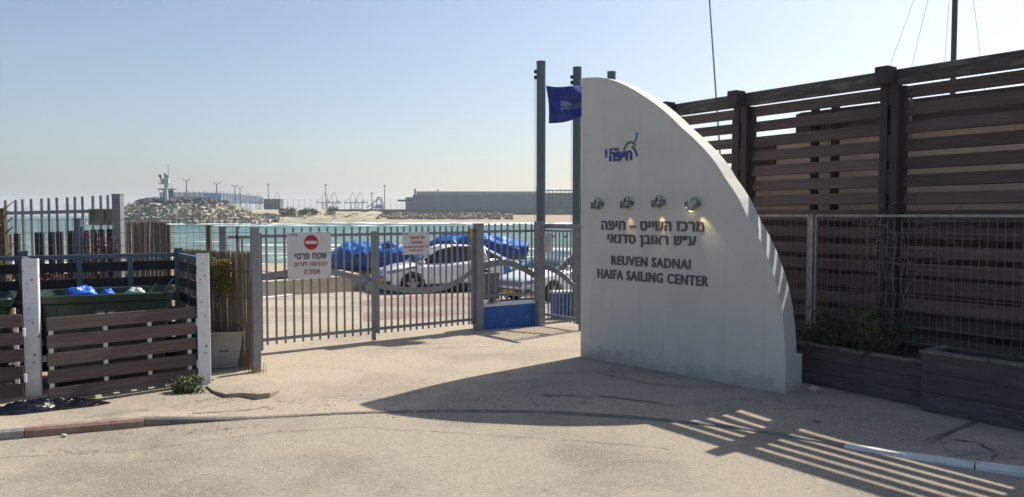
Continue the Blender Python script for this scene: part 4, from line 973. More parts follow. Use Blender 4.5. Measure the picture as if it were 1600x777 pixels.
# welded mesh fence in front of the screen
def mesh_fence(name, label, a_, c_, z0, z1, dx, dz, m_, r=.0035, zig=0, group=None):
    d = c_ - a_; L = d.length; t = thing(name, label, 'fence', (a_.x, a_.y, 0), math.atan2(d.y, d.x), group)
    b = MB(); n = int(L / dx); 
    for k in range(n + 1):
        x = k * L / n; b.beam((x, 0, z0), (x + g.uniform(-.004, .004), 0, z1), r * 2, r * 2)
    nz = int((z1 - z0) / dz)
    for k in range(nz + 1):
        z = z1 - k * dz; b.beam((0, -.004, z), (L, -.004, z), r * 2.6, r * 2.6)
    tag(b.build('wire_mesh', M[m_], t), kind='stuff'); return t, L
fa = PA + pd * (-.6) - pn * .22; fb = PA + pd * 1.36 - pn * .22; fc = PA + pd * 1.48 - pn * .22; fd = PA + pd * 6.2 - pn * .22
for a_, c_, l_ in ((fa, fb, 'welded wire mesh fence panel in front of the slat screen, next to the white wall'), (fc, fd, 'long wire mesh panel in front of the slat screen, reaching the right edge')):
    t, L = mesh_fence('mesh_fence', l_, a_, c_, .25, 2.27, .095, .205, 'wire_grey', .0026, group='wire mesh panels')
    for x in (0, L): MB().beam((x, 0, 0), (x, 0, 2.28), .035, .035).build('frame_upright', M['steel'], t)
    MB().beam((0, 0, 2.285), (L, 0, 2.285), .03, .03).build('top_rail', M['galv'], t)
t = thing('fence_post', 'pale galvanised square post between the two wire mesh panels', 'post', (*(PA + pd * 1.42 - pn * .22)[:2], 0), pa)
MB().box(-.03, .03, -.035, .03, 0, 2.30).build('shaft', M['galv'], t); MB().box(-.05, .06, -.045, -.036, 2.05, 2.09).build('clamp', M['galv'], t)
# planters
def planter(label, a_, c_, h, depth, thick=.04):
    d = c_ - a_; L = d.length; t = thing('timber_planter', label, 'planter', (a_.x, a_.y, 0), math.atan2(d.y, d.x), 'dark timber planters under the mesh fence')
    nb = 3
    for k in range(nb): b = MB(); b.box(0, L, 0, thick, .005 + k * h / nb, (k + 1) * h / nb); b.build('board', M['planter'], t, bevel=.004)
    b = MB(); b.box(0, thick, thick + .002, depth, .005, h - .01); b.build('end_board', M['planter'], t)
    b = MB(); b.box(L - thick, L, thick + .002, depth, .005, h - .01); b.build('end_board', M['planter'], t)
    b = MB(); b.box(0, L, depth + .002, depth + thick, .005, h); b.build('board', M['planter'], t)
    b = MB(); b.box(-.02, L + .02, -.03, .09, h + .002, h + .035); b.build('rim', M['planter_rim'], t, bevel=.006)
    for x in (-.02, L - .07): b = MB(); b.box(x, x + .09, .092, depth + .03, h + .002, h + .033); b.build('rim', M['planter_rim'], t)
    b = MB(); b.box(thick, L - thick, thick, depth, .01, h - .07); b.build('soil', M['soil'], t)
    return t
a_ = at(1251, 597); c_ = at(1440, 636); planter('long dark timber planter with green plants, next to the white wall', a_, c_, .52, .5)
e_ = at(1441, 640); f_ = e_ + (Vector(c_) - Vector(a_)).normalized() * 2.6; planter('dark empty timber planter with a weathered pale rim at the right edge', e_ - pn * .05, f_ - pn * .05, .68, .55)
pdir = (c_ - a_).normalized(); pnn = Vector((-pdir.y, pdir.x, 0))
# plants in the planter
g = random.Random(12)
for k, (s, l_, r_) in enumerate(((.12, 'leafy dark bush in the planter beside the white wall edge', (.27, .24, .38)), (.42, 'low leafy dark bush in the planter left of the small palm', (.28, .22, .30)), (1.02, 'sprawling green bush in the planter right of the small palm', (.32, .22, .36)))):
    c0 = a_ + pdir * s + pnn * .27; t = thing('planter_bush', l_, 'bush', (c0.x, c0.y, .45), 0, 'bushes in the planter')
    b = MB()
    for j in range(22): 
        q = Vector((g.uniform(-1, 1) * r_[0] * .9, g.uniform(-1, 1) * r_[1] * .6, g.uniform(.3, 1.5) * r_[2])); b.tube([(q.x * .2, q.y * .2, 0), q * 1.0], .005, 4)
    b.build('stem', M['twig'], t)
    b = MB()
    for _ in range(13): leaves(b, (g.uniform(-.8, .8) * r_[0], g.uniform(-.7, .7) * r_[1], g.uniform(.05, 1.15) ** 1.3 * r_[2]), (r_[0] * .38, r_[1] * .4, r_[2] * .26), 95, .06, .5, g)
    leaves(b, (0, 0, r_[2] * .7), (r_[0] * 1.15, r_[1] * 1.1, r_[2] * 1.0), 110, .06, .4, g); b.build('leaves', M['leaf_dark'], t)
c0 = a_ + pdir * .72 + pnn * .25; t = thing('small_palm', 'small fan palm growing in the planter in front of the galvanised post', 'palm', (c0.x, c0.y, .45))
MB().tube([(0, 0, 0), (0, 0, .12)], [.05, .04], 8).build('trunk', M['old_wood'], t)
for k in range(11):
    a = k * 2.4; el = g.uniform(.75, 1.4); L = g.uniform(.28, .42); d = Vector((math.cos(a) * math.cos(el), math.sin(a) * math.cos(el), math.sin(el))); hub = Vector((0, 0, .1)) + d * L
    b = MB(); b.tube([(0, 0, .08), hub], [.011, .006], 4)
    sd_ = d.cross(Vector((0, 0, 1))).normalized()
    for j in range(15):
        w_ = (j - 7) / 7 * 1.25; dd = (d * math.cos(w_) + sd_ * math.sin(w_)).normalized(); tip = hub + dd * g.uniform(.22, .3) + Vector((0, 0, -.05)); e = dd.cross(Vector((.3, .2, 1))).normalized() * .009
        b.add([hub, lerp(hub, tip, .5) + e, tip, lerp(hub, tip, .5) - e], [(0, 1, 2, 3)])
    b.build('frond', M['leaf'], t)
# dry creeper on the mesh
b = MB()
for k in range(34):
    s = 2.0 + g.random() * 1.1; z = .8 + 1.6 * g.random(); p_ = PA + pd * s - pn * .25; pts = []; a = g.uniform(0, 6.28)
    q = Vector((p_.x, p_.y, z))
    for j in range(9): q = q + pd * math.cos(a) * .09 + Vector((0, 0, 1)) * math.sin(a) * .09; a += g.uniform(-.7, .7); pts.append(tuple(q))
    b.tube(pts, .0035, 4, False)
for k in range(5):
    s = 2.3 + .12 * k; pts = [(*(PA + pd * (s + .03 * math.sin(j * 1.7 + k)) - pn * .25)[:2], .6 + j * .2) for j in range(9)]; b.tube(pts, .005, 4, False)
b.build('dry_creeper', M['twig']); o = bpy.data.objects['dry_creeper']; tag(o, 'dry bare creeper tangled in the wire mesh in front of the second post', 'creeper')

# masts
t = thing('boat_mast', 'thick dark yacht mast with stays rising above the slat screen', 'mast', (atD(1490, 90, 20).x, 20, -.13))
MB().tube([(0, 0, 0), (0, 0, 11.5)], .068, 10).build('spar', M['mast'], t, smooth=40)
for q in ((-2.6, .4, 3), (-2.1, -.6, 3), (1.5, .5, 3.3), (.05, .8, 3)): MB().tube([(0, 0, 11), q], .006, 3).build('stay', M['galv'], t)
MB().box(-.9, .9, -1, 2.6, 0, 1.0).build('hull', M['white'], t, bevel=.15)
t = thing('boat_mast', 'thin leaning grey mast above the left end of the slat screen', 'mast', (atD(1127, 160, 30).x, 30, -.43), 0)
MB().tube([(.05, 0, 0), (0, 0, 4.8), (-.52, 0, 11.2)], [.04, .036, .03], 8).build('spar', M['galv'], t, smooth=40)
MB().box(-.6, .6, -1, 2.2, 0, .8).build('hull', M['white'], t, bevel=.12)

# ------------------------------------------------------------------ bin enclosure at the left
def uchannel(px, py, ptop, label, w_):
    p_ = at(px, py); h = atD(px, ptop, p_.y).z; t = thing('white_post', label, 'post', (p_.x, p_.y, -.02), math.atan2(.7, 1.89), 'chipped white steel posts of the bin enclosure')
    MB().box(-w_ / 2, w_ / 2, -.006, .006, 0, h).build('web', M['white_steel'], t)
    for s in (-1, 1): MB().box(s * w_ / 2 - .005, s * w_ / 2 + .005, .007, .09, 0, h - .002).build('flange', M['white_steel'], t)
    for z in (.45, .95, 1.5): MB().lathe([(0, -.014), (.012, -.014), (.013, -.006)], 8, 'y', (0.02, 0, z)).build('bolt', M['galv'], t)
    return p_
PL = uchannel(52, 619, 402, 'chipped white steel post at the left, next to the black rubbish bag', .165)
PR = uchannel(320, 601, 394, 'chipped white steel post to the left of the concrete pot', .15)
def slat_gate(label, a_, c_, n=5, top=1.0, hinge_at=1):
    d = Vector((c_[0] - a_[0], c_[1] - a_[1], 0)); L = d.length; t = thing('bin_gate', label, 'gate', (a_[0], a_[1], .03), math.atan2(d.y, d.x), 'brown slatted gates of the bin enclosure')
    for k in range(n):
        z = .11 + k * .212; b = MB(); b.box(-L / 2, L / 2, -.014, .014, -.078, .078)
        o = b.build('slat', M['timber'], t, bevel=.003); o.location = (L / 2, g.uniform(-.004, .004), z); o.rotation_euler = (0, g.uniform(-.006, .006), 0)
    for x in (.05, L * .37, L * .67, L - .07): MB().box(x - .022, x + .022, .016, .05, .06, n * .212 - .03).build('batten', M['white_steel'], t)
    for z in (.25, .82): MB().tube([((L + .02) if hinge_at else -.02, -.01, z - .05), ((L + .02) if hinge_at else -.02, -.01, z + .05)], .017, 8).build('hinge', M['white_steel'], t)
g = random.Random(14)
q0 = at(76, 636); slat_gate('brown slatted gate of the bin enclosure between the two white posts', q0, (PR.x - .11, PR.y - .01))
q1 = at(38, 626, 0); q2 = q1 + Vector((-1.6, -.75, 0)); slat_gate('brown slatted gate at the far left edge, left of the first white post', q2, (q1.x, q1.y))
# grey-blue steel frame of the enclosure
RR = Vector((-5.09, 11.7, 0)); RL = Vector((-6.85, 10.75, 0)); dd = (RR - RL); LL = dd.length; FR = RL - dd.normalized() * 1.9
ef = thing('bin_enclosure', 'blue-grey steel frame with dark horizontal slats around the rubbish bins', 'enclosure', (RL.x, RL.y, 0), math.atan2(dd.y, dd.x))
HE = 1.70
def lp(p_):                                 # world point to enclosure frame
    q = Vector(p_) - Vector((RL.x, RL.y, 0)); a = math.atan2(dd.y, dd.x); return Vector((q.x * math.cos(a) + q.y * math.sin(a), -q.x * math.sin(a) + q.y * math.cos(a), 0))
for x in (-1.9, 0, LL): MB().box(x - .055, x + .055, -.055, .055, 0, HE + .08).build('corner_post', M['steel_blue'], ef, bevel=.004); MB().box(x - .065, x + .065, -.065, .065, HE + .081, HE + .092).build('post_cap', M['steel_blue'], ef)
for x in (LL * .34, LL * .67, -.65, -1.3): MB().box(x - .035, x + .035, -.03, .03, 0, HE - .045).build('mid_post', M['steel_blue'], ef)
for xa, xb in ((-1.845, -.056), (.056, LL - .056)):
    MB().box(xa, xb, -.035, .035, HE - .04, HE + .02).build('top_rail', M['steel_blue'], ef)
    for k in range(7): MB().box(xa, xb, .032, .052, HE - .235 - k * .235, HE - .095 - k * .235).build('slat', M['slab_wood'], ef)
side = [(Vector((LL, 0, 0)), lp((PR.x - .05, PR.y + .1, 0))), (Vector((0, 0, 0)), lp((PL.x - .05, PL.y + .12, 0)))]
for a0, c0 in side:
    MB().beam((a0.x, a0.y - .06, HE - .01), (c0.x, c0.y, HE - .01), .06, .06).build('top_rail', M['steel_blue'], ef)
    for t_ in (.5,): m0 = lerp(a0, c0, t_); MB().beam((m0.x, m0.y, 0), (m0.x, m0.y, HE - .04), .06, .06).build('mid_post', M['steel_blue'], ef)
    for k in range(7): MB().beam((lerp(a0, c0, .06).x, lerp(a0, c0, .06).y, HE - .165 - k * .235), (lerp(a0, c0, .97).x, lerp(a0, c0, .97).y, HE - .165 - k * .235), .02, .135).build('slat', M['slab_wood'], ef)
# bins
def bin_(label, loc, rz):
    t = thing('wheeled_bin', label, 'rubbish bin', loc, rz, 'green four-wheeled rubbish bins')
    def ring(w_, d_, z, r=.06):
        o = []
        for cx, cy, a0 in ((w_, d_, 0), (-w_, d_, 90), (-w_, -d_, 180), (w_, -d_, 270)):
            for k in range(4):
                a = R(a0 + k * 30); o.append((cx - math.copysign(r, cx) + r * math.cos(a), cy - math.copysign(r, cy) + r * math.sin(a), z))
        return o
    MB().loft([ring(.66, .36, .18), ring(.70, .40, .22), ring(.76, .49, 1.13), ring(.76, .49, 1.2), ring(.72, .45, 1.2), ring(.66, .37, .3), ring(.1, .1, .3)], False).build('body', M['bin_green'], t, smooth=35)
    MB().loft([ring(.765, .495, 1.12), ring(.82, .54, 1.15), ring(.84, .56, 1.235), ring(.83, .55, 1.25), ring(.75, .47, 1.245), ring(.745, .465, 1.19)], False).build('rim', M['bin_green'], t, smooth=35)
    for k in range(5): MB().prism([(-.02, .25), (.02, .25), (.02, 1.1), (-.02, 1.1)], -.03, 0).build('rib', M['bin_green'], t).location = (-.6 + k * .3, -.435 - .03, 0)
    for sx in (-1, 1):
        for sy in (-1, 1): MB().lathe([(.0, -.03), (.1, -.03), (.1, .03), (0, .03)], 14, 'x', (sx * .55, sy * .28, .1)).build('wheel', M['rubber'], t)
        MB().tube([(sx * .8, -.1, 1.15), (sx * .9, -.1, 1.12), (sx * .9, .1, 1.12), (sx * .8, .1, 1.15)], .018, 6).build('handle', M['bin_green'], t)
    return t
ba = math.atan2(dd.y, dd.x)
n_ = Vector((-math.sin(ba), math.cos(ba), 0))
b1p = RL + dd * .50 - n_ * .68 + Vector((.04, 0, 0)); bin1 = bin_('dark green wheeled bin holding blue bags between the white posts', (b1p.x, b1p.y, 0), ba - .06)
MB().box(-.25, -.02, -.03, 0, 0, .15).build('sticker', M['grey_print'], bin1).location = (.12, -.455, .88)
for k, w_ in enumerate((.2, .17, .12)): MB().box(-.11, -.11 + w_, -.003, 0, 0, .012).build('sticker_print', M['white_steel'], bin1).location = (.0, -.487, .985 - k * .04)
b2p = FR + dd.normalized() * 1.02 - n_ * .70; bin_('dark green wheeled bin at the left edge behind the brown gate', (b2p.x, b2p.y, 0), ba)
def blob(name, mat_, loc, s, seed, label, cat, amp=.35, group=None, n=22):
    m_ = MB(); rg = []
    for i in range(n + 1):
        th = math.pi * i / n; r_ = []
        for k in range(n * 2):
            a = math.pi * k / n; v = Vector((math.sin(th) * math.cos(a), math.sin(th) * math.sin(a), math.cos(th)))
            f = 1 + amp * noise.noise(v * 1.8 + Vector((seed, 0, 0))) + amp * .55 * abs(noise.noise(v * 4.5 + Vector((0, seed, 0)))) + amp * .3 * noise.noise(v * 9 + Vector((seed, 1, 0)))
            r_.append((v.x * f * s[0], v.y * f * s[1], v.z * f * s[2]))
        rg.append(r_)
    m_.loft(rg, False); o = m_.build(name, M[mat_], smooth=True); o.location = loc; return tag(o, label, cat, group)
bx_ = Vector((math.cos(ba), math.sin(ba), 0))
blob('rubbish_bag', 'bag_blue', b1p - bx_ * .27 + Vector((0, -.15, 1.2)), (.21, .17, .12), 3, 'large crumpled blue rubbish bag sticking out of the bin', 'rubbish bag')
blob('rubbish_bag', 'bag_blue', b1p + bx_ * .10 + Vector((0, -.22, 1.2)), (.085, .08, .08), 8, 'small blue bag corner poking out at the middle of the bin', 'rubbish bag')
blob('litter_bag', 'bag_white', b1p + bx_ * .43 + Vector((0, -.2, 1.2)), (.12, .08, .08), 5, 'pale crumpled plastic litter in the right part of the bin', 'litter')
blob('rubbish_bag', 'bag_black', b1p + Vector((0, 0, .85)), (.6, .36, .33), 6, 'black rubbish filling the green bin below the rim', 'rubbish bag', .2)
for (u, v, L_, l_) in ((.5, .17, .28, 'pale stick leaning out of the bin beside the plastic litter'), (.64, .05, .35, 'pale stick leaning at the right end of the bin')):
    p_ = b1p + bx_ * u + Vector((0, v * -1, 1.08)); o = MB().beam((0, 0, 0), (L_ * .55, .1, L_ * .9), .025, .02).build('broken_stick', M['stick']); o.location = p_; tag(o, l_, 'stick')
blob('loose_stone', 'stone', (sp_.x, sp_.y, .028), (.07, .05, .045), 13, 'pale loose stone on the ground by the foot of the white wall', 'stone', .5, n=9)
# black bag on the ground
m_ = MB(); rg = []
for i in range(45):
    r_ = []
    for j in range(27):
        th = 2 * math.pi * i / 44; v = (j / 26) ** .7; cx, cy = math.cos(th), math.sin(th)
        rr_ = v * (1 + .30 * noise.noise(Vector((cx * 1.3, cy * 1.3, 4))) + .10 * noise.noise(Vector((cx * 5, cy * 5, 1)))); X, Y = rr_ * cx, rr_ * cy
        e = max(0, 1 - v ** 5)
        z = (.015 + .11 * (1 - abs(noise.noise(Vector((X * 2.6, Y * 2.2 + X, 2)))) * 2.4) * (1 - v * .7) + .045 * abs(noise.noise(Vector((X * 8, Y * 6 + X * 3, 5)))) + .016 * noise.noise(Vector((X * 20, Y * 16, 5)))) * e
        r_.append((X * .62, Y * .27 + .05 * X, max(.004, z) if v < .99 else .003))
    rg.append(r_)
m_.loft(rg, False, False); o = m_.build('flat_bag', M['bag_black'], smooth=True); q = at(66, 638); o.location = (q.x, q.y, 0); o.rotation_euler = (0, 0, .33)
tag(o, 'shiny black plastic bag lying flat on the ground by the kerb', 'rubbish bag')
# pot
p_ = at(342, 572); t = thing('cement_pot', 'large square grey cement plant pot by the reed screen', 'plant pot', (p_.x + .06, p_.y + .02, 0), R(14)); t.scale = (1.08, 1.08, .86)
def sq(w_, z): return [(-w_, -w_, z), (w_, -w_, z), (w_, w_, z), (-w_, w_, z)]
MB().loft([sq(.19, .0), sq(.21, .01), sq(.29, .58), sq(.335, .625), sq(.335, .65), sq(.285, .65), sq(.26, .45), sq(.1, .44)], False).build('body', M['concrete_pot'], t, bevel=.006)
MB().box(-.25, .25, -.25, .25, .40, .46).build('soil', M['soil'], t)
MB().box(-.04, .07, -.005, .0, .30, .335).build('stamp', M['grey_print'], t).location = (.03, -.262, 0)
# reed screen
def reeds(label, a_, c_, z1, dens=.013, zvar=.03, thing_name='reed_screen', z0=0):
    d = c_ - a_; L = d.length; t = thing(thing_name, label, 'reed screen', (a_.x, a_.y, 0), math.atan2(d.y, d.x), 'dry reed screens')
    b = MB(); n = int(L / dens)
    for k in range(n):
        x = k * dens + g.uniform(-.004, .004); r = g.uniform(.004, .008); y = g.uniform(-.02, .02); b.tube([(x, y, z0), (x + g.uniform(-.02, .02), y + g.uniform(-.01, .01), z1 + g.uniform(-zvar, zvar))], r, 5)
    tag(b.build('reeds', M['reed'], t), kind='stuff')
    for z in (.25, .65, 1.05, 1.45, 1.8):
        if z0 < z < z1 - .1: MB().tube([(0, -.025, z), (L, -.025, z)], .004, 4).build('binding_wire', M['wire_dark'], t)
    return t
RB = Vector((-3.78, 11.35, 0)); reeds('dry brown reed screen behind the cement pot', Vector((-5.35, 12.15, 0)), RB, 1.74, .0045)
p0 = atD(188, 400, 13.2); p1 = atD(262, 400, 13.0); p0.z = p1.z = 0; reeds('taller ragged reed screen below the breakwater, left of the brown post', p0, p1, atD(225, 347, 13.1).z, .005, .02)
# shrub over the reed screen
def shrub(label, c0, rad, n, size, matn, name='shrub', stem=True, base=0, low=0):
    t = thing(name, label, 'shrub', (c0.x, c0.y, base))
    b = MB()
    for k in range(16):
        q = Vector((g.uniform(-1, 1) * rad[0] * .8, g.uniform(-1, 1) * rad[1] * .8, c0.z - base + g.uniform(-.6, .9) * rad[2])); b.tube([(0, 0, low), (q.x * .4, q.y * .4, lerp(low, q.z, .5)), tuple(q)], .006, 4)
    b.build('stem', M['twig'], t)
    b = MB()
    for k in range(9):
        cc = (g.uniform(-.6, .6) * rad[0], g.uniform(-.6, .6) * rad[1], c0.z - base + g.uniform(-.6, .6) * rad[2]); leaves(b, cc, (rad[0] * .5, rad[1] * .5, rad[2] * .45), n // 9, size, .5, g)
    b.build('leaves', M[matn], t)
    return t
c0 = atD(341, 428, 11.45); shrub('dry yellow-green shrub hanging in front of the reed screen', c0, (.27, .17, .31), 6500, .033, 'leaf_gold', base=0, low=.95)
# weed by the gate
c0 = at(290, 612); c0.z = .09; shrub('green weed with small leaves at the foot of the brown gate', c0, (.29, .18, .13), 1700, .04, 'leaf', 'weed', base=0)
b = MB(); q = at(400, 585)
for k in range(60):
    a = g.uniform(0, 6.28); L_ = g.uniform(.04, .2); x, y = q.x + g.gauss(0, .07), q.y - .03 + g.gauss(0, .04); b.tube([(x, y, 0), (x + .1 * math.cos(a) * L_, y + .1 * math.sin(a) * L_, L_)], .0025, 3)
tag(b.build('dry_grass', M['straw']), 'tuft of dry straw at the foot of the post by the reed screen', 'dry grass', kind='stuff')
b = MB()
for k in range(170):
    px, py, sx, sy = g.choice(((450, 622, 22, 2.5), (330, 622, 40, 3), (215, 662, 40, 5), (110, 690, 40, 3), (330, 656, 40, 3), (700, 630, 120, 3), (1150, 625, 130, 9)))
    x = g.gauss(px, sx); y = g.gauss(py, sy); q = at(x, y); q.z = (ZR if q.y < kerb_y(q.x) - .15 else ground_z(q.x, q.y)) + .008; a = g.uniform(0, 6.28); L_ = g.uniform(.006, .05) ** 1.0
    b.beam(q, q + Vector((math.cos(a) * L_, math.sin(a) * L_, .002)), .004, .004)
tag(b.build('ground_debris', M['straw']), 'scattered straw and twigs along the kerb and pavement', 'debris', kind='stuff')
b = MB()
for k in range(130):
    px = g.choice((g.uniform(0, 1600), g.uniform(500, 760), g.uniform(560, 760))); py = g.uniform(612, 640) if px > 420 else g.uniform(625, 655)
    q = at(px, py); zz = ZR if q.y < kerb_y(q.x) - .15 else ground_z(q.x, q.y); s = g.uniform(.004, .014)
    b.add([(q.x + s * x * g.uniform(.6, 1), q.y + s * y * g.uniform(.6, 1), zz + s * .7 * z) for x in (-1, 1) for y in (-1, 1) for z in (0, 1)], [(0, 1, 3, 2), (4, 6, 7, 5), (0, 4, 5, 1), (2, 3, 7, 6), (0, 2, 6, 4), (1, 5, 7, 3)])
tag(b.build('pebbles', M['stone']), 'small pebbles scattered on pavement and gutter', 'pebbles', kind='stuff')
for px, py, mm, l_ in ((100, 676, 'red_pot', 'small red scrap of litter in the gutter below the red kerb'), (135, 674, 'bag_white', 'small pale blue-white scrap of litter in the gutter'), (100, 683, 'bag_white', 'crumpled pale wrapper just below the red scrap')):
    q = at(px, py, ZR); o = blob('litter', mm, (q.x, q.y, ZR + .018), (.03, .022, .016), px, l_, 'litter', n=8)

# ------------------------------------------------------------------ fences behind the enclosure
t, L = mesh_fence('wire_fence', 'thin wire mesh fence above the enclosure at the left', Vector((-9.4, 11.7, 0)), Vector((-3.95, 12.0, 0)), 0, 2.22, .10, .20, 'wire_dark', .0025)
bf_a = atD(-40, 330, 13.6); bf_b = atD(176, 327, 13.9); bf_a.z = bf_b.z = 0; d = bf_b - bf_a; L = d.length
t = thing('bar_fence', 'grey vertical bar fence in front of the sea at the left', 'fence', bf_a, math.atan2(d.y, d.x)); nb = 16
for k in range(nb): x = (k + .6) * L / nb; MB().beam((x, 0, 0), (x + .02 * math.sin(k * 2), 0, 2.53 + .008 * k), .042, .03).build('bar', M['galv'] if k % 2 else M['steel'], t)
MB().beam((0, -.03, 2.31), (L, -.03, 2.37), .04, .06).build('rail', M['steel'], t); MB().beam((0, -.03, .5), (L, -.03, .5), .04, .06).build('rail', M['steel'], t)
p_ = atD(137, 352, 13.5); q = atD(178, 326.5, 13.5); t = thing('notice_box', 'pale beige framed board hung on the bar fence', 'board', (p_.x, 13.55, p_.z), 0)
w_ = q.x - p_.x; h_ = q.z - p_.z
MB().box(0, w_, .03, .04, 0, h_).build('back_panel', M['beige'], t)
for a1 in ((0, w_, 0, .03), (0, w_, h_ - .03, h_)): MB().box(a1[0], a1[1], -.02, .028, a1[2], a1[3]).build('frame', M['beige'], t)
for a1 in (0, w_ * .5, w_ - .03): MB().box(a1, a1 + .03, -.018, .027, .031, h_ - .031).build('frame', M['beige'], t)
for i, (x0_, x1_, y_) in enumerate(((6, 15, 366), (21, 29.5, 365), (54.5, 68.6, 363), (74, 83.5, 362.5), (88, 98, 362), (107, 119, 361), (129.5, 136.6, 360), (141, 150, 359), (153.6, 163, 358.5), (165, 178, 358))):
    D = 12.9; a1 = atD(x0_, y_, D); c1 = atD(x1_, y_, D); w_ = c1.x - a1.x
    if i == 0: bfence = thing('board_fence', 'row of dark upright boards with gaps behind the bin enclosure', 'fence', (a1.x, D, 0))
    o = MB().box(0, w_, 0, .05, 0, a1.z).build('board', M['slab_wood'], bfence, bevel=.006); o.location = (a1.x - bfence.location.x, 0, 0); o.rotation_euler = (0, g.uniform(-.008, .008), g.uniform(-.2, .2))
MB().box(-.1, 2.0, .06, .10, 1.2, 1.3).build('cross_rail', M['slab_wood'], bfence)
def simple_post(px, top, D, w_, m_, label, cat='post', name='fence_post'):
    p_ = atD(px, top, D); t = thing(name, label, cat, (p_.x, D, 0)); MB().box(-w_ / 2, w_ / 2, -w_ / 2, w_ / 2, 0, p_.z).build('shaft', M[m_], t, bevel=.006)
    MB().box(-w_ / 2 - .008, w_ / 2 + .008, -w_ / 2 - .008, w_ / 2 + .008, p_.z + .001, p_.z + .012).build('cap', M[m_], t)
simple_post(184, 304.5, 12.5, .135, 'steel', 'tall thick grey steel post at the left end of the breakwater view')
simple_post(122.5, 342.5, 12.2, .10, 'steel_blue', 'short blue-grey post rising behind the bin enclosure')
simple_post(263, 352, 12.9, .07, 'old_wood', 'pale brown wooden post at the right end of the tall reeds')
simple_post(326, 353.5, 12.6, .075, 'old_wood', 'dark brown wooden post in the wire fence above the shrub')
simple_post(349, 355, 13.4, .12, 'galv', 'pale grey post behind the wire fence near the main gate')
simple_post(371, 355, 13.6, .05, 'galv', 'thin pale grey post just left of the main gate post')
t = thing('crush_barrier', 'pale grey tubular rail behind the wire fence left of the gate', 'rail', (atD(352, 368, 13.6).x, 13.6, 0)); MB().beam((0, 0, 1.9), (.62, 0, 1.9), .05, .05).build('rail', M['galv'], t)
for x in (.0, .3, .62): MB().beam((x, 0.0, 0), (x, 0, 1.87), .035, .035).build('upright', M['galv'], t)
# dead palm stub at the left edge
p_ = atD(2, 330, 12.2); t = thing('dead_palm', 'dead brown palm trunk stub with cut fronds at the left edge', 'palm', (p_.x, 12.2, 0))
MB().tube([(0, 0, 0), (0, 0, 1.6), (.0, 0, 2.4)], [.13, .11, .07], 10).build('trunk', M['old_wood'], t)
for k in range(30):
    a = k * 2.4; z = .9 + k * .05; MB().beam((0, 0, z), (.17 * math.cos(a), .17 * math.sin(a), z + .16), .045, .02, taper=.6).build('frond_base', M['straw'] if k % 3 else M['old_wood'], t)
c0 = atD(150, 392, 12.35); shrub('dry reddish bush between the board fence and the bin enclosure', c0, (.42, .14, .30), 900, .035, 'leaf_red', base=0)
c0 = atD(100, 440, 12.2); shrub('dry reddish undergrowth seen through the enclosure slats behind the bin', c0, (.9, .15, .28), 1200, .035, 'leaf_red', base=0)

# ------------------------------------------------------------------ parking area
def low_wall(a_, c_, h, th, label):
    d = c_ - a_; t = thing('parking_wall', label, 'wall', (a_.x, a_.y, ground_z(a_.x, a_.y)), math.atan2(d.y, d.x), None); L = d.length; n = max(1, int(L / 2.2))
    for k in range(n): MB().box(L * k / n + .006, L * (k + 1) / n - .006, 0, th, -.4, h).build('wall_block', M['slab'], t, bevel=.015)
low_wall(Vector((-9.2, 22.2, 0)), Vector((-4.9, 26.6, 0)), .42, .5, 'low grey concrete kerb wall behind the left gate leaf')
low_wall(Vector((-5.6, 26.75, 0)), Vector((14, 28.3, 0)), .30, .4, 'low grey concrete kerb wall behind the parked cars')
o = MB().tube([at(408, 466, -.12), at(456, 461, -.12)], .035, 8).build('white_pipe', M['white']); tag(o, 'white pipe lying in front of the low wall behind the gate', 'pipe')

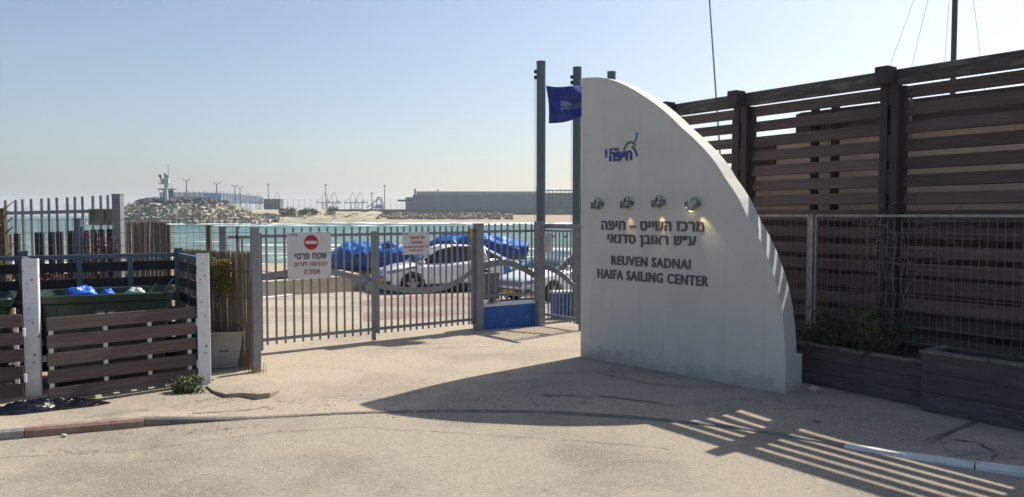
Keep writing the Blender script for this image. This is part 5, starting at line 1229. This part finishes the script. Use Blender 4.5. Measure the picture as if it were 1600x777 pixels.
def wheel_parts(t, x, y, r, side):
    wh = MB().lathe([(r * .62, -.1), (r * .9, -.11), (r, -.07), (r, .07), (r * .9, .11), (r * .62, .1)], 28, 'y', (x, y, r)).build('wheel', M['rubber'], t, smooth=40)
    m_ = MB(); yo = y + side * .075
    m_.lathe([(r * .64, side * .03), (r * .6, -side * .02), (r * .1, -side * .05)], 20, 'y', (x, yo, r)); m_.cur = 1
    for k in range(5):
        a = k * 2 * math.pi / 5 + .3
        m_.beam((x, yo + side * .02, r), (x + r * .62 * math.cos(a), yo + side * .03, r + r * .62 * math.sin(a)), .075, .08, up=(0, 1, 0))
    m_.build('rim', [M['black_plastic'], M['alloy']], wh)
def make_car(label, loc, rz, kind):
    # local: nose at +x, left side +y; origin on the ground under the middle
    t = thing('parked_car', label, 'car', loc, rz)
    if kind == 'cross':
        Lh, W, r = 2.08, .89, .34; wx = (1.27, -1.22)
        st = [(2.08, .50, .30, .58, .66), (2.02, .66, .24, .72, .74), (1.85, .80, .22, .82, .90), (1.45, .87, .22, .90, .99), (.95, .89, .22, .92, 1.03), (.3, .88, .22, .94, 1.05), (-.5, .88, .22, .98, 1.09), (-1.1, .89, .22, 1.04, 1.13), (-1.6, .87, .24, 1.08, 1.17), (-1.95, .80, .30, 1.02, 1.14), (-2.08, .66, .42, .85, .98)]
        gh = [(1.05, .68, 1.0, .66, 1.0), (.35, .74, 1.02, .58, 1.44), (-.15, .75, 1.04, .60, 1.555), (-.8, .75, 1.07, .58, 1.55), (-1.4, .72, 1.1, .54, 1.44), (-1.98, .62, 1.12, .58, 1.14)]
    else:
        Lh, W, r = 2.25, .89, .32; wx = (1.37, -1.3)
        st = [(2.25, .48, .28, .50, .56), (2.2, .66, .22, .60, .68), (2.0, .80, .20, .70, .78), (1.55, .86, .20, .80, .90), (1.0, .88, .20, .86, .98), (.3, .88, .20, .90, .99), (-.5, .88, .20, .92, 1.0), (-1.2, .88, .20, .95, 1.02), (-1.75, .85, .22, .98, 1.06), (-2.12, .78, .28, .95, 1.03), (-2.25, .62, .38, .8, .86)]
        gh = [(1.12, .70, .96, .68, .96), (.35, .74, .98, .57, 1.36), (-.1, .75, .98, .58, 1.45), (-.7, .75, .99, .57, 1.45), (-1.25, .73, 1.0, .54, 1.34), (-1.85, .66, 1.02, .6, 1.03)]
    b = MB(); rg = []
    for x, w_, zb, zs, zt in st:
        half = [(w_ * .80, zb), (w_ * .97, zb + .10), (w_ * 1.0, lerp(zb, zs, .5)), (w_ * .985, zs - .04), (w_ * .93, zs + .02), (w_ * .72, zt - .01), (w_ * .35, zt + .012)]
        ring = [(x, y, z) for y, z in half] + [(x, -y, z) for y, z in half[::-1]]; rg.append(ring)
    b.loft(rg); me = b.mesh('body', M['carwhite'])
    ar = MB()
    for x in wx:
        for s in (-1, 1): ar.lathe([(0, s * W - .26), (r + .05, s * W - .26), (r + .05, s * W + .26), (0, s * W + .26)], 28, 'y', (x, 0, r - .005)); 
    # solid cylinders for the boolean
    arm = bpy.data.meshes.new('a'); bmx = bmesh.new()
    for x in wx:
        for s in (-1, 1):
            mt = Matrix.Translation((x, s * W, r)) @ Matrix.Rotation(math.pi / 2, 4, 'X'); bmesh.ops.create_cone(bmx, cap_ends=True, segments=32, radius1=r + .055, radius2=r + .055, depth=.52, matrix=mt)
    bmx.to_mesh(arm); bmx.free()
    me = subdiv(me, 2, arm); me.shade_smooth(); me.set_sharp_from_angle(angle=R(40)); me.name = 'body'; link(me, 'body', t)
    # greenhouse: dark glass volume, roof skin and pillars proud of it
    G = MB(); rg = []
    for x, wb, zb, wt, zt in gh: rg.append([(x, wb, zb - .08), (x, lerp(wb, wt, .45), lerp(zb, zt, .5)), (x, wt, zt), (x, wt * .5, zt + .02), (x, 0, zt + .028), (x, -wt * .5, zt + .02), (x, -wt, zt), (x, -lerp(wb, wt, .45), lerp(zb, zt, .5)), (x, -wb, zb - .08)])
    G.loft(rg, True, False); gm_ = G.mesh('windows', M['carglass']); link(subdiv(gm_, 0), 'windows', t)
    def skin(i0, i1, k0, k1, off, name, m_, tuck=0):
        s_ = MB(); rr = []
        for i in range(i0, i1 + 1):
            row = []
            for k in range(k0, k1 + 1): v = Vector(rg[i][k]); row.append(v + Vector((0, (1 if v.y > 0 else -1) * off * (abs(v.y) > .01), off)))
            rr.append(row)
        s_.loft(rr, False, False); o = s_.build(name, m_, t, smooth=True); q = o.modifiers.new('th', 'SOLIDIFY'); q.thickness = .02; q.offset = 0; return o
    skin(1, 4, 2, 6, .012, 'roof', M['carwhite'])
    skin(0, 1, 2, 6, .006, 'windscreen', M['windscreen'])
    for s in (0, 8):
        sg = 1 if s == 0 else -1; kt = 2 if s == 0 else 6; km = 1 if s == 0 else 7
        out = Vector((0, sg * .014, .008)); P = [Vector(q[kt]) + out for q in rg]
        MB().tube([P[0] + Vector((.06, 0, -.02)), P[1], P[2]], .028, 6).build('pillar', M['carwhite'], t, smooth=True)
        MB().tube([P[2], P[3], P[4], P[5] + Vector((-.02, 0, 0))], [.022, .022, .035, .05], 6).build('pillar', M['carwhite'], t, smooth=True)
        mid = [Vector(q[km]) + Vector((0, sg * .012, 0)) for q in rg]; lo = [Vector(q[s]) + Vector((0, sg * .012, .07)) for q in rg]
        xb_ = 2 if kind == 'cross' else 3
        MB().tube([P[xb_], mid[xb_], lo[xb_]], .026, 5).build('pillar', M['black_plastic'], t)
        q = lerp(lo[3], lo[4], .9); q2 = lerp(P[3], P[4], .9); MB().tube([q2, q], [.035, .12], 6).build('pillar', M['carwhite'], t, smooth=True)
        # mirror, handles, cladding
        MB().lathe([(0, -.09), (.07, -.06), (.085, 0), (.07, .06), (0, .07)], 10, 'y', (.95 if kind == 'cross' else .85, sg * (W + .06), 1.06 if kind == 'cross' else 1.0)).build('mirror', M['carwhite'], t, smooth=True)
        MB().box(wx[1] + r + .1, wx[0] - r - .1, sg * W * .90 - .02, sg * W * .90 + .055 if sg > 0 else sg * W * .90 + .02, .2, .33).build('sill', M['black_plastic'], t) if sg > 0 else MB().box(wx[1] + r + .1, wx[0] - r - .1, -W * .9 - .055, -W * .9 + .02, .2, .33).build('sill', M['black_plastic'], t)
        for hx_ in (-.1, -.95): MB().beam((hx_, sg * (W - .005), .87), (hx_ + .16, sg * (W - .005), .87), .03, .03).build('door_handle', M['carwhite'], t)
        for dx_ in (.62, -.38, ): MB().beam((dx_, sg * (W - .015), .36), (dx_, sg * (W - .02), .93), .007, .03, up=(0, 1, 0)).build('door_gap', M['black_plastic'], t)
        for x in wx:
            wheel_parts(t, x, sg * (W - .12), r, sg)
            MB().lathe([(r + .052, sg * (W - .015)), (r + .085, sg * (W - .005)), (r + .052, sg * (W - .1))], 32, 'y', (x, 0, r)).build('wheel_arch', M['black_plastic'] if kind == 'cross' else M['carwhite'], t)
    # lamps follow the nose corners
    for sg in (-1, 1):
        zl = .74 if kind == 'cross' else .63; n0 = st[0]
        pts = [(n0[0] - .08, sg * .56, zl), (n0[0] - .13, sg * .70, zl + .02), (n0[0] - .36, sg * .80, zl + .07), (n0[0] - .72, sg * .845, zl + .14)]
        MB().tube(pts, [.05, .06, .055, .012], 8).build('headlight', M['headlamp'], t, smooth=True)
        if kind == 'cross': MB().tube([(n0[0] - .6, sg * .85, zl + .12), (.9, sg * .845, .98)], [.03, .02], 5).build('black_trim', M['black_plastic'], t)
        MB().tube([(-Lh + .06, sg * .55, .98), (-Lh + .12, sg * .74, 1.0), (-Lh + .38, sg * .83, 1.03)], [.05, .06, .02], 8).build('tail_light', M['tail'], t, smooth=True)
        MB().box(st[0][0] - .16, st[0][0] - .03, sg * .62 - .1, sg * .62 + .1, .36, .46).build('fog_lamp_recess', M['black_plastic'], t)
    MB().box(Lh - .12, Lh + .012, -.5, .5, .30, .44).build('lower_grille', M['black_plastic'], t, bevel=.01)
    for k in range(3): MB().box(Lh - .1, Lh + .014 - k * .012, -.48, .48, .52 + k * .045, .545 + k * .045).build('grille_bar', M['black_plastic'], t)
    MB().box(Lh + .016, Lh + .026, -.26, .26, .36 if kind == 'cross' else .30, .47 if kind == 'cross' else .41).build('number_plate', M['yellow'], t)
    MB().box(-Lh - .02, -Lh - .01, -.26, .26, .62, .73).build('number_plate', M['yellow'], t)
    return t
c1 = at(644, 459, -.28); hd = math.pi + R(24); hv = Vector((math.cos(hd), math.sin(hd), 0)); lv = Vector((-hv.y, hv.x, 0)); 
# the car's left flank faces the road; put its front left wheel on c1
cc = c1 - hv * 1.27 - lv * .80; make_car('white crossover car parked side-on behind the main gate', (cc.x, cc.y, ground_z(cc.x, cc.y)), hd, 'cross')
c2 = at(862, 472, -.17); hd = math.pi + R(41); hv = Vector((math.cos(hd), math.sin(hd), 0)); lv = Vector((-hv.y, hv.x, 0))
cc = c2 - hv * 1.37 - lv * .80; make_car('white saloon car behind the blue wall and pedestrian gate', (cc.x, cc.y, ground_z(cc.x, cc.y)), hd, 'saloon')

def tarp_boat(label, loc, rz, L, W_, H, prof, mats=('tarp', 'tarp_dark'), trailer=True, seed=0, name='covered_boat', lift=.5, group='boats under blue covers'):
    t = thing(name, label, 'boat', loc, rz, group); b = MB(); rg = []; n = 64; NJ = 44
    for i in range(n + 1):
        u = i / n; k = prof(u); r_ = []
        wv = W_ * (min(1, u * 3.2) ** .55) * (1 - .12 * u) * .5; hv_ = H * k
        for j in range(NJ + 1):
            a = math.pi * (j / NJ) * 1.36 - .18 * math.pi; y = wv * math.cos(a); z = lift + (hv_ * .42) + hv_ * .58 * math.sin(a) if math.sin(a) > 0 else lift + hv_ * .42 * (1 + math.sin(a) * 1.6)
            f = 1 + .12 * noise.noise(Vector((u * 5 + seed, math.cos(a) * 1.5, z * 1.5))) - .15 * abs(noise.noise(Vector((u * 6 + seed + a * 1.2, a * 1.6 - u * 3, 0)))) + .05 * abs(noise.noise(Vector((u * 16 + a * 3, a * 5, seed)))) + .05 * noise.noise(Vector((u * 14 + seed, a * 3, 0)))
            sag = -.05 * abs(math.sin(u * 11 + seed)) * max(0, math.sin(a))
            r_.append((u * L, y * f, z * (1 + (f - 1) * .4) + sag))
        rg.append(r_)
    for i in range(n):
        for j in range(NJ):
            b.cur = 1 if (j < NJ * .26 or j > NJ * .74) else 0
            b.add([rg[i][j], rg[i][j + 1], rg[i + 1][j + 1], rg[i + 1][j]], [(0, 1, 2, 3)])
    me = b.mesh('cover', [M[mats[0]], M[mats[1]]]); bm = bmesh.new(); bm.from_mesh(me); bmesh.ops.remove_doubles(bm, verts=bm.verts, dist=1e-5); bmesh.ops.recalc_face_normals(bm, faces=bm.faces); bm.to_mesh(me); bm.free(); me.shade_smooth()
    o = link(me, 'cover', t); q = o.modifiers.new('th', 'SOLIDIFY'); q.thickness = .012
    b = MB(); b.loft([[(u * L, s * W_ * .36 * min(1, u * 3), lift + .18) for s in (-1, 1)] + [(u * L, 0, lift - .12 + .3 * (1 - min(1, u * 3)))] for u in (.06, .2, .4, .7, .97)]); b.build('hull', M['black_plastic'], t)
    for s in (-.2, .15, ): MB().tube([(L * (.5 + s), -W_ * .52, lift + .2), (L * (.5 + s) + .03, 0, lift + H * 1.0 + .012), (L * (.5 + s), W_ * .52, lift + .2)], .012, 5).build('strap', M['black_plastic'], t)
    if trailer:
        for s in (-1, 1):
            MB().beam((-.5, s * .1, .42), (L * .95, s * W_ * .33, .42), .07, .08).build('trailer_beam', M['galv'], t)
            w_ = MB().lathe([(0, -.08), (.26, -.08), (.26, .08), (0, .08)], 18, 'y', (L * .62, s * W_ * .5, .26)).build('wheel', M['rubber'], t)
            MB().lathe([(0, -s * -.085), (.13, -s * -.085)], 12, 'y', (L * .62, s * W_ * .5, .26)).build('hub', M['galv'], w_)
        MB().beam((L * .62, -W_ * .5, .28), (L * .62, W_ * .5, .28), .06, .06).build('axle', M['galv'], t)
        MB().tube([(-.45, 0, 0), (-.45, 0, .45)], .03, 6).build('jockey_stand', M['black_plastic'], t)
    return t
p_ = atD(512, 400, 28.0); gz = ground_z(0, 28.0) - .08
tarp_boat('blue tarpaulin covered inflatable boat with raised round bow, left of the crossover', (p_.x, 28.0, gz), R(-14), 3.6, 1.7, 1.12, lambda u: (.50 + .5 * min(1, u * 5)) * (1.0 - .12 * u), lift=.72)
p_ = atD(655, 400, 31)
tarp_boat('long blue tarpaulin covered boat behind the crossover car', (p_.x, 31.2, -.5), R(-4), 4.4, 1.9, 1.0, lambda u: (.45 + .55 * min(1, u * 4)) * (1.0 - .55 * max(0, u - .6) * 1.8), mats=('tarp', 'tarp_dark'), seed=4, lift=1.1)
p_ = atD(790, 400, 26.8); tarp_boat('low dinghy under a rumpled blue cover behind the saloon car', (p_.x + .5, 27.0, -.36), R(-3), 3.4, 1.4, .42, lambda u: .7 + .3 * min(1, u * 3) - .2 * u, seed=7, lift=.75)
# covered outboard between boat and car
p_ = atD(612, 420, 27.2); t = thing('outboard_motor', 'outboard motor under a blue hood between the covered boat and the crossover', 'outboard motor', (p_.x, 27.2, ground_z(0, 27.2)))
m_ = MB(); rg = []
for z, w_, d_ in ((.85, .30, .26), (1.05, .40, .30), (1.3, .42, .30), (1.55, .34, .26), (1.68, .2, .16), (1.72, .05, .04)):
    rg.append([(w_ * math.cos(a) * (1 + .12 * noise.noise(Vector((a, z * 3, 0)))) - .1 * (z - 1), d_ * math.sin(a), z) for a in [k * math.pi / 9 for k in range(18)]])
m_.loft(rg); m_.build('hood', M['tarp_dark'], t, smooth=True)
m_ = MB(); m_.loft([[(.28 + u * .5, s, z1 - u * .75) for s, z1 in ((-.3, 1.45), (0, 1.62), (.3, 1.45))] for u in (0, .3, .6, 1)], False, False); o = m_.build('flap', M['tarp'], t, smooth=True); o.modifiers.new('th', 'SOLIDIFY').thickness = .01
MB().box(-.12, .16, -.12, .12, .1, .9).build('leg', M['black_plastic'], t, bevel=.03); MB().box(-.3, .3, -.02, .02, .05, .12).build('cavitation_plate', M['black_plastic'], t)
MB().box(-.35, .35, -.25, .25, 0, .06).build('stand', M['galv'], t)
for s in (-1, 1): MB().beam((s * .3, 0, .05), (s * .1, 0, .95), .05, .05).build('stand_leg', M['old_wood'], t)
MB().tube([(.2, -.3, 1.35), (.42, -.32, .7)], .02, 5).build('fuel_hose', M['white'], t)
p_ = atD(700, 420, 29.4)
# dark gear pile behind cars, small white dinghy hull
def dinghy(label, loc, rz, L, m1, m2):
    t = thing('dinghy', label, 'boat', loc, rz, 'small dinghies by the beach')
    def sec(u): w_ = .68 * math.sin(min(1, u * 1.6 + .12) * math.pi / 2); return w_
    MB().loft([[(u * L, -sec(u), .75), (u * L, -sec(u) * .7, .48), (u * L, 0, .36 + .25 * (1 - u) ** 3), (u * L, sec(u) * .7, .48), (u * L, sec(u), .75)] for u in [i / 10 for i in range(11)]]).build('hull', M[m1], t, smooth=50)
    MB().loft([[(u * L, -sec(u) * 1.02, .752 + .02), (u * L, -sec(u) * .5, .86 + .03 * math.sin(u * 20)), (u * L, sec(u) * .5, .86 + .04 * math.sin(u * 17)), (u * L, sec(u) * 1.02, .772)] for u in [i / 14 for i in range(15)]]).build('cover', M[m2], t, smooth=50)
    for x in (L * .25, L * .75): MB().box(x - .06, x + .06, -.5, .5, 0, .42).build('cradle', M['old_wood'], t)
    MB().tube([(L * .35, .1, .9), (L * .1, -.3, 1.02)], .02, 5).build('boom', M['galv'], t)
dinghy('white dinghy hull with grey cover right of the big blue tarpaulin', (atD(800, 400, 25).x, 25.0, -.29), R(2), 3.0, 'white', 'steel')
dinghy('dinghy with blue cover seen through the pedestrian gate', (atD(868, 400, 28.2).x, 28.9, -.42), R(-8), 3.4, 'white', 'tarp')
dinghy('small dark dinghy seen low behind the left gate leaf', (-9.6, 28.2, -.75), R(20), 2.2, 'black_plastic', 'black_plastic')
t = thing('tarp_pile', 'heap of folded blue tarpaulin hanging over dark gear behind the crossover tail', 'gear pile', (atD(782, 400, 28).x, 28.2, -.4))
m_ = MB(); m_.loft([[(-.9 + u * 2.0, v * .5 - .3, (1.75 - u * 1.15) * (1 - .6 * v * v) + .07 * noise.noise(Vector((u * 6, v * 5, 0)))) for v in (-1, -.5, 0, .5, 1)] for u in [i / 16 for i in range(17)]], False, False)
o = m_.build('tarp', M['tarp'], t, smooth=True); o.modifiers.new('th', 'SOLIDIFY').thickness = .012
MB().box(-.8, .9, -.5, .3, 0, .62).build('crate', M['black_plastic'], t, bevel=.04)
# birds/swim buoys on the water, tiny
bl = ['leftmost above the blue wall', 'second above the blue wall', 'at the left of the pedestrian gate', 'in the middle of the pedestrian gate', 'at the right of the pedestrian gate', 'alone behind the main gate']
for k, (px, py) in enumerate(((790, 363), (813, 364), (852, 366), (866, 370), (884, 371), (571, 389))):
    q = at(px, py, -2); o = MB().lathe([(0, -.2), (.3, -.1), (.36, .05), (.2, .25), (0, .3)], 8).build('mooring_buoy', M['black_plastic'], smooth=True); o.location = (q.x, q.y, -1.95); tag(o, 'small dark buoy in the bay, ' + bl[k], 'buoy', 'dark buoys in the bay')

# ------------------------------------------------------------------ haze over the bay
hb = MB(); hb.box(-6000, 6000, -150, 6000, -7, 110)
hz = bpy.data.materials.new('haze'); hz.use_nodes = True; tn = hz.node_tree; tn.nodes.clear()
vo = tn.nodes.new('ShaderNodeVolumePrincipled'); vo.inputs['Color'].default_value = (.93, .96, 1, 1); vo.inputs['Density'].default_value = .00019; vo.inputs['Anisotropy'].default_value = .3
oo = tn.nodes.new('ShaderNodeOutputMaterial'); tn.links.new(vo.outputs[0], oo.inputs['Volume'])
tag(hb.build('haze', hz), 'pale sea haze', 'haze', kind='stuff')
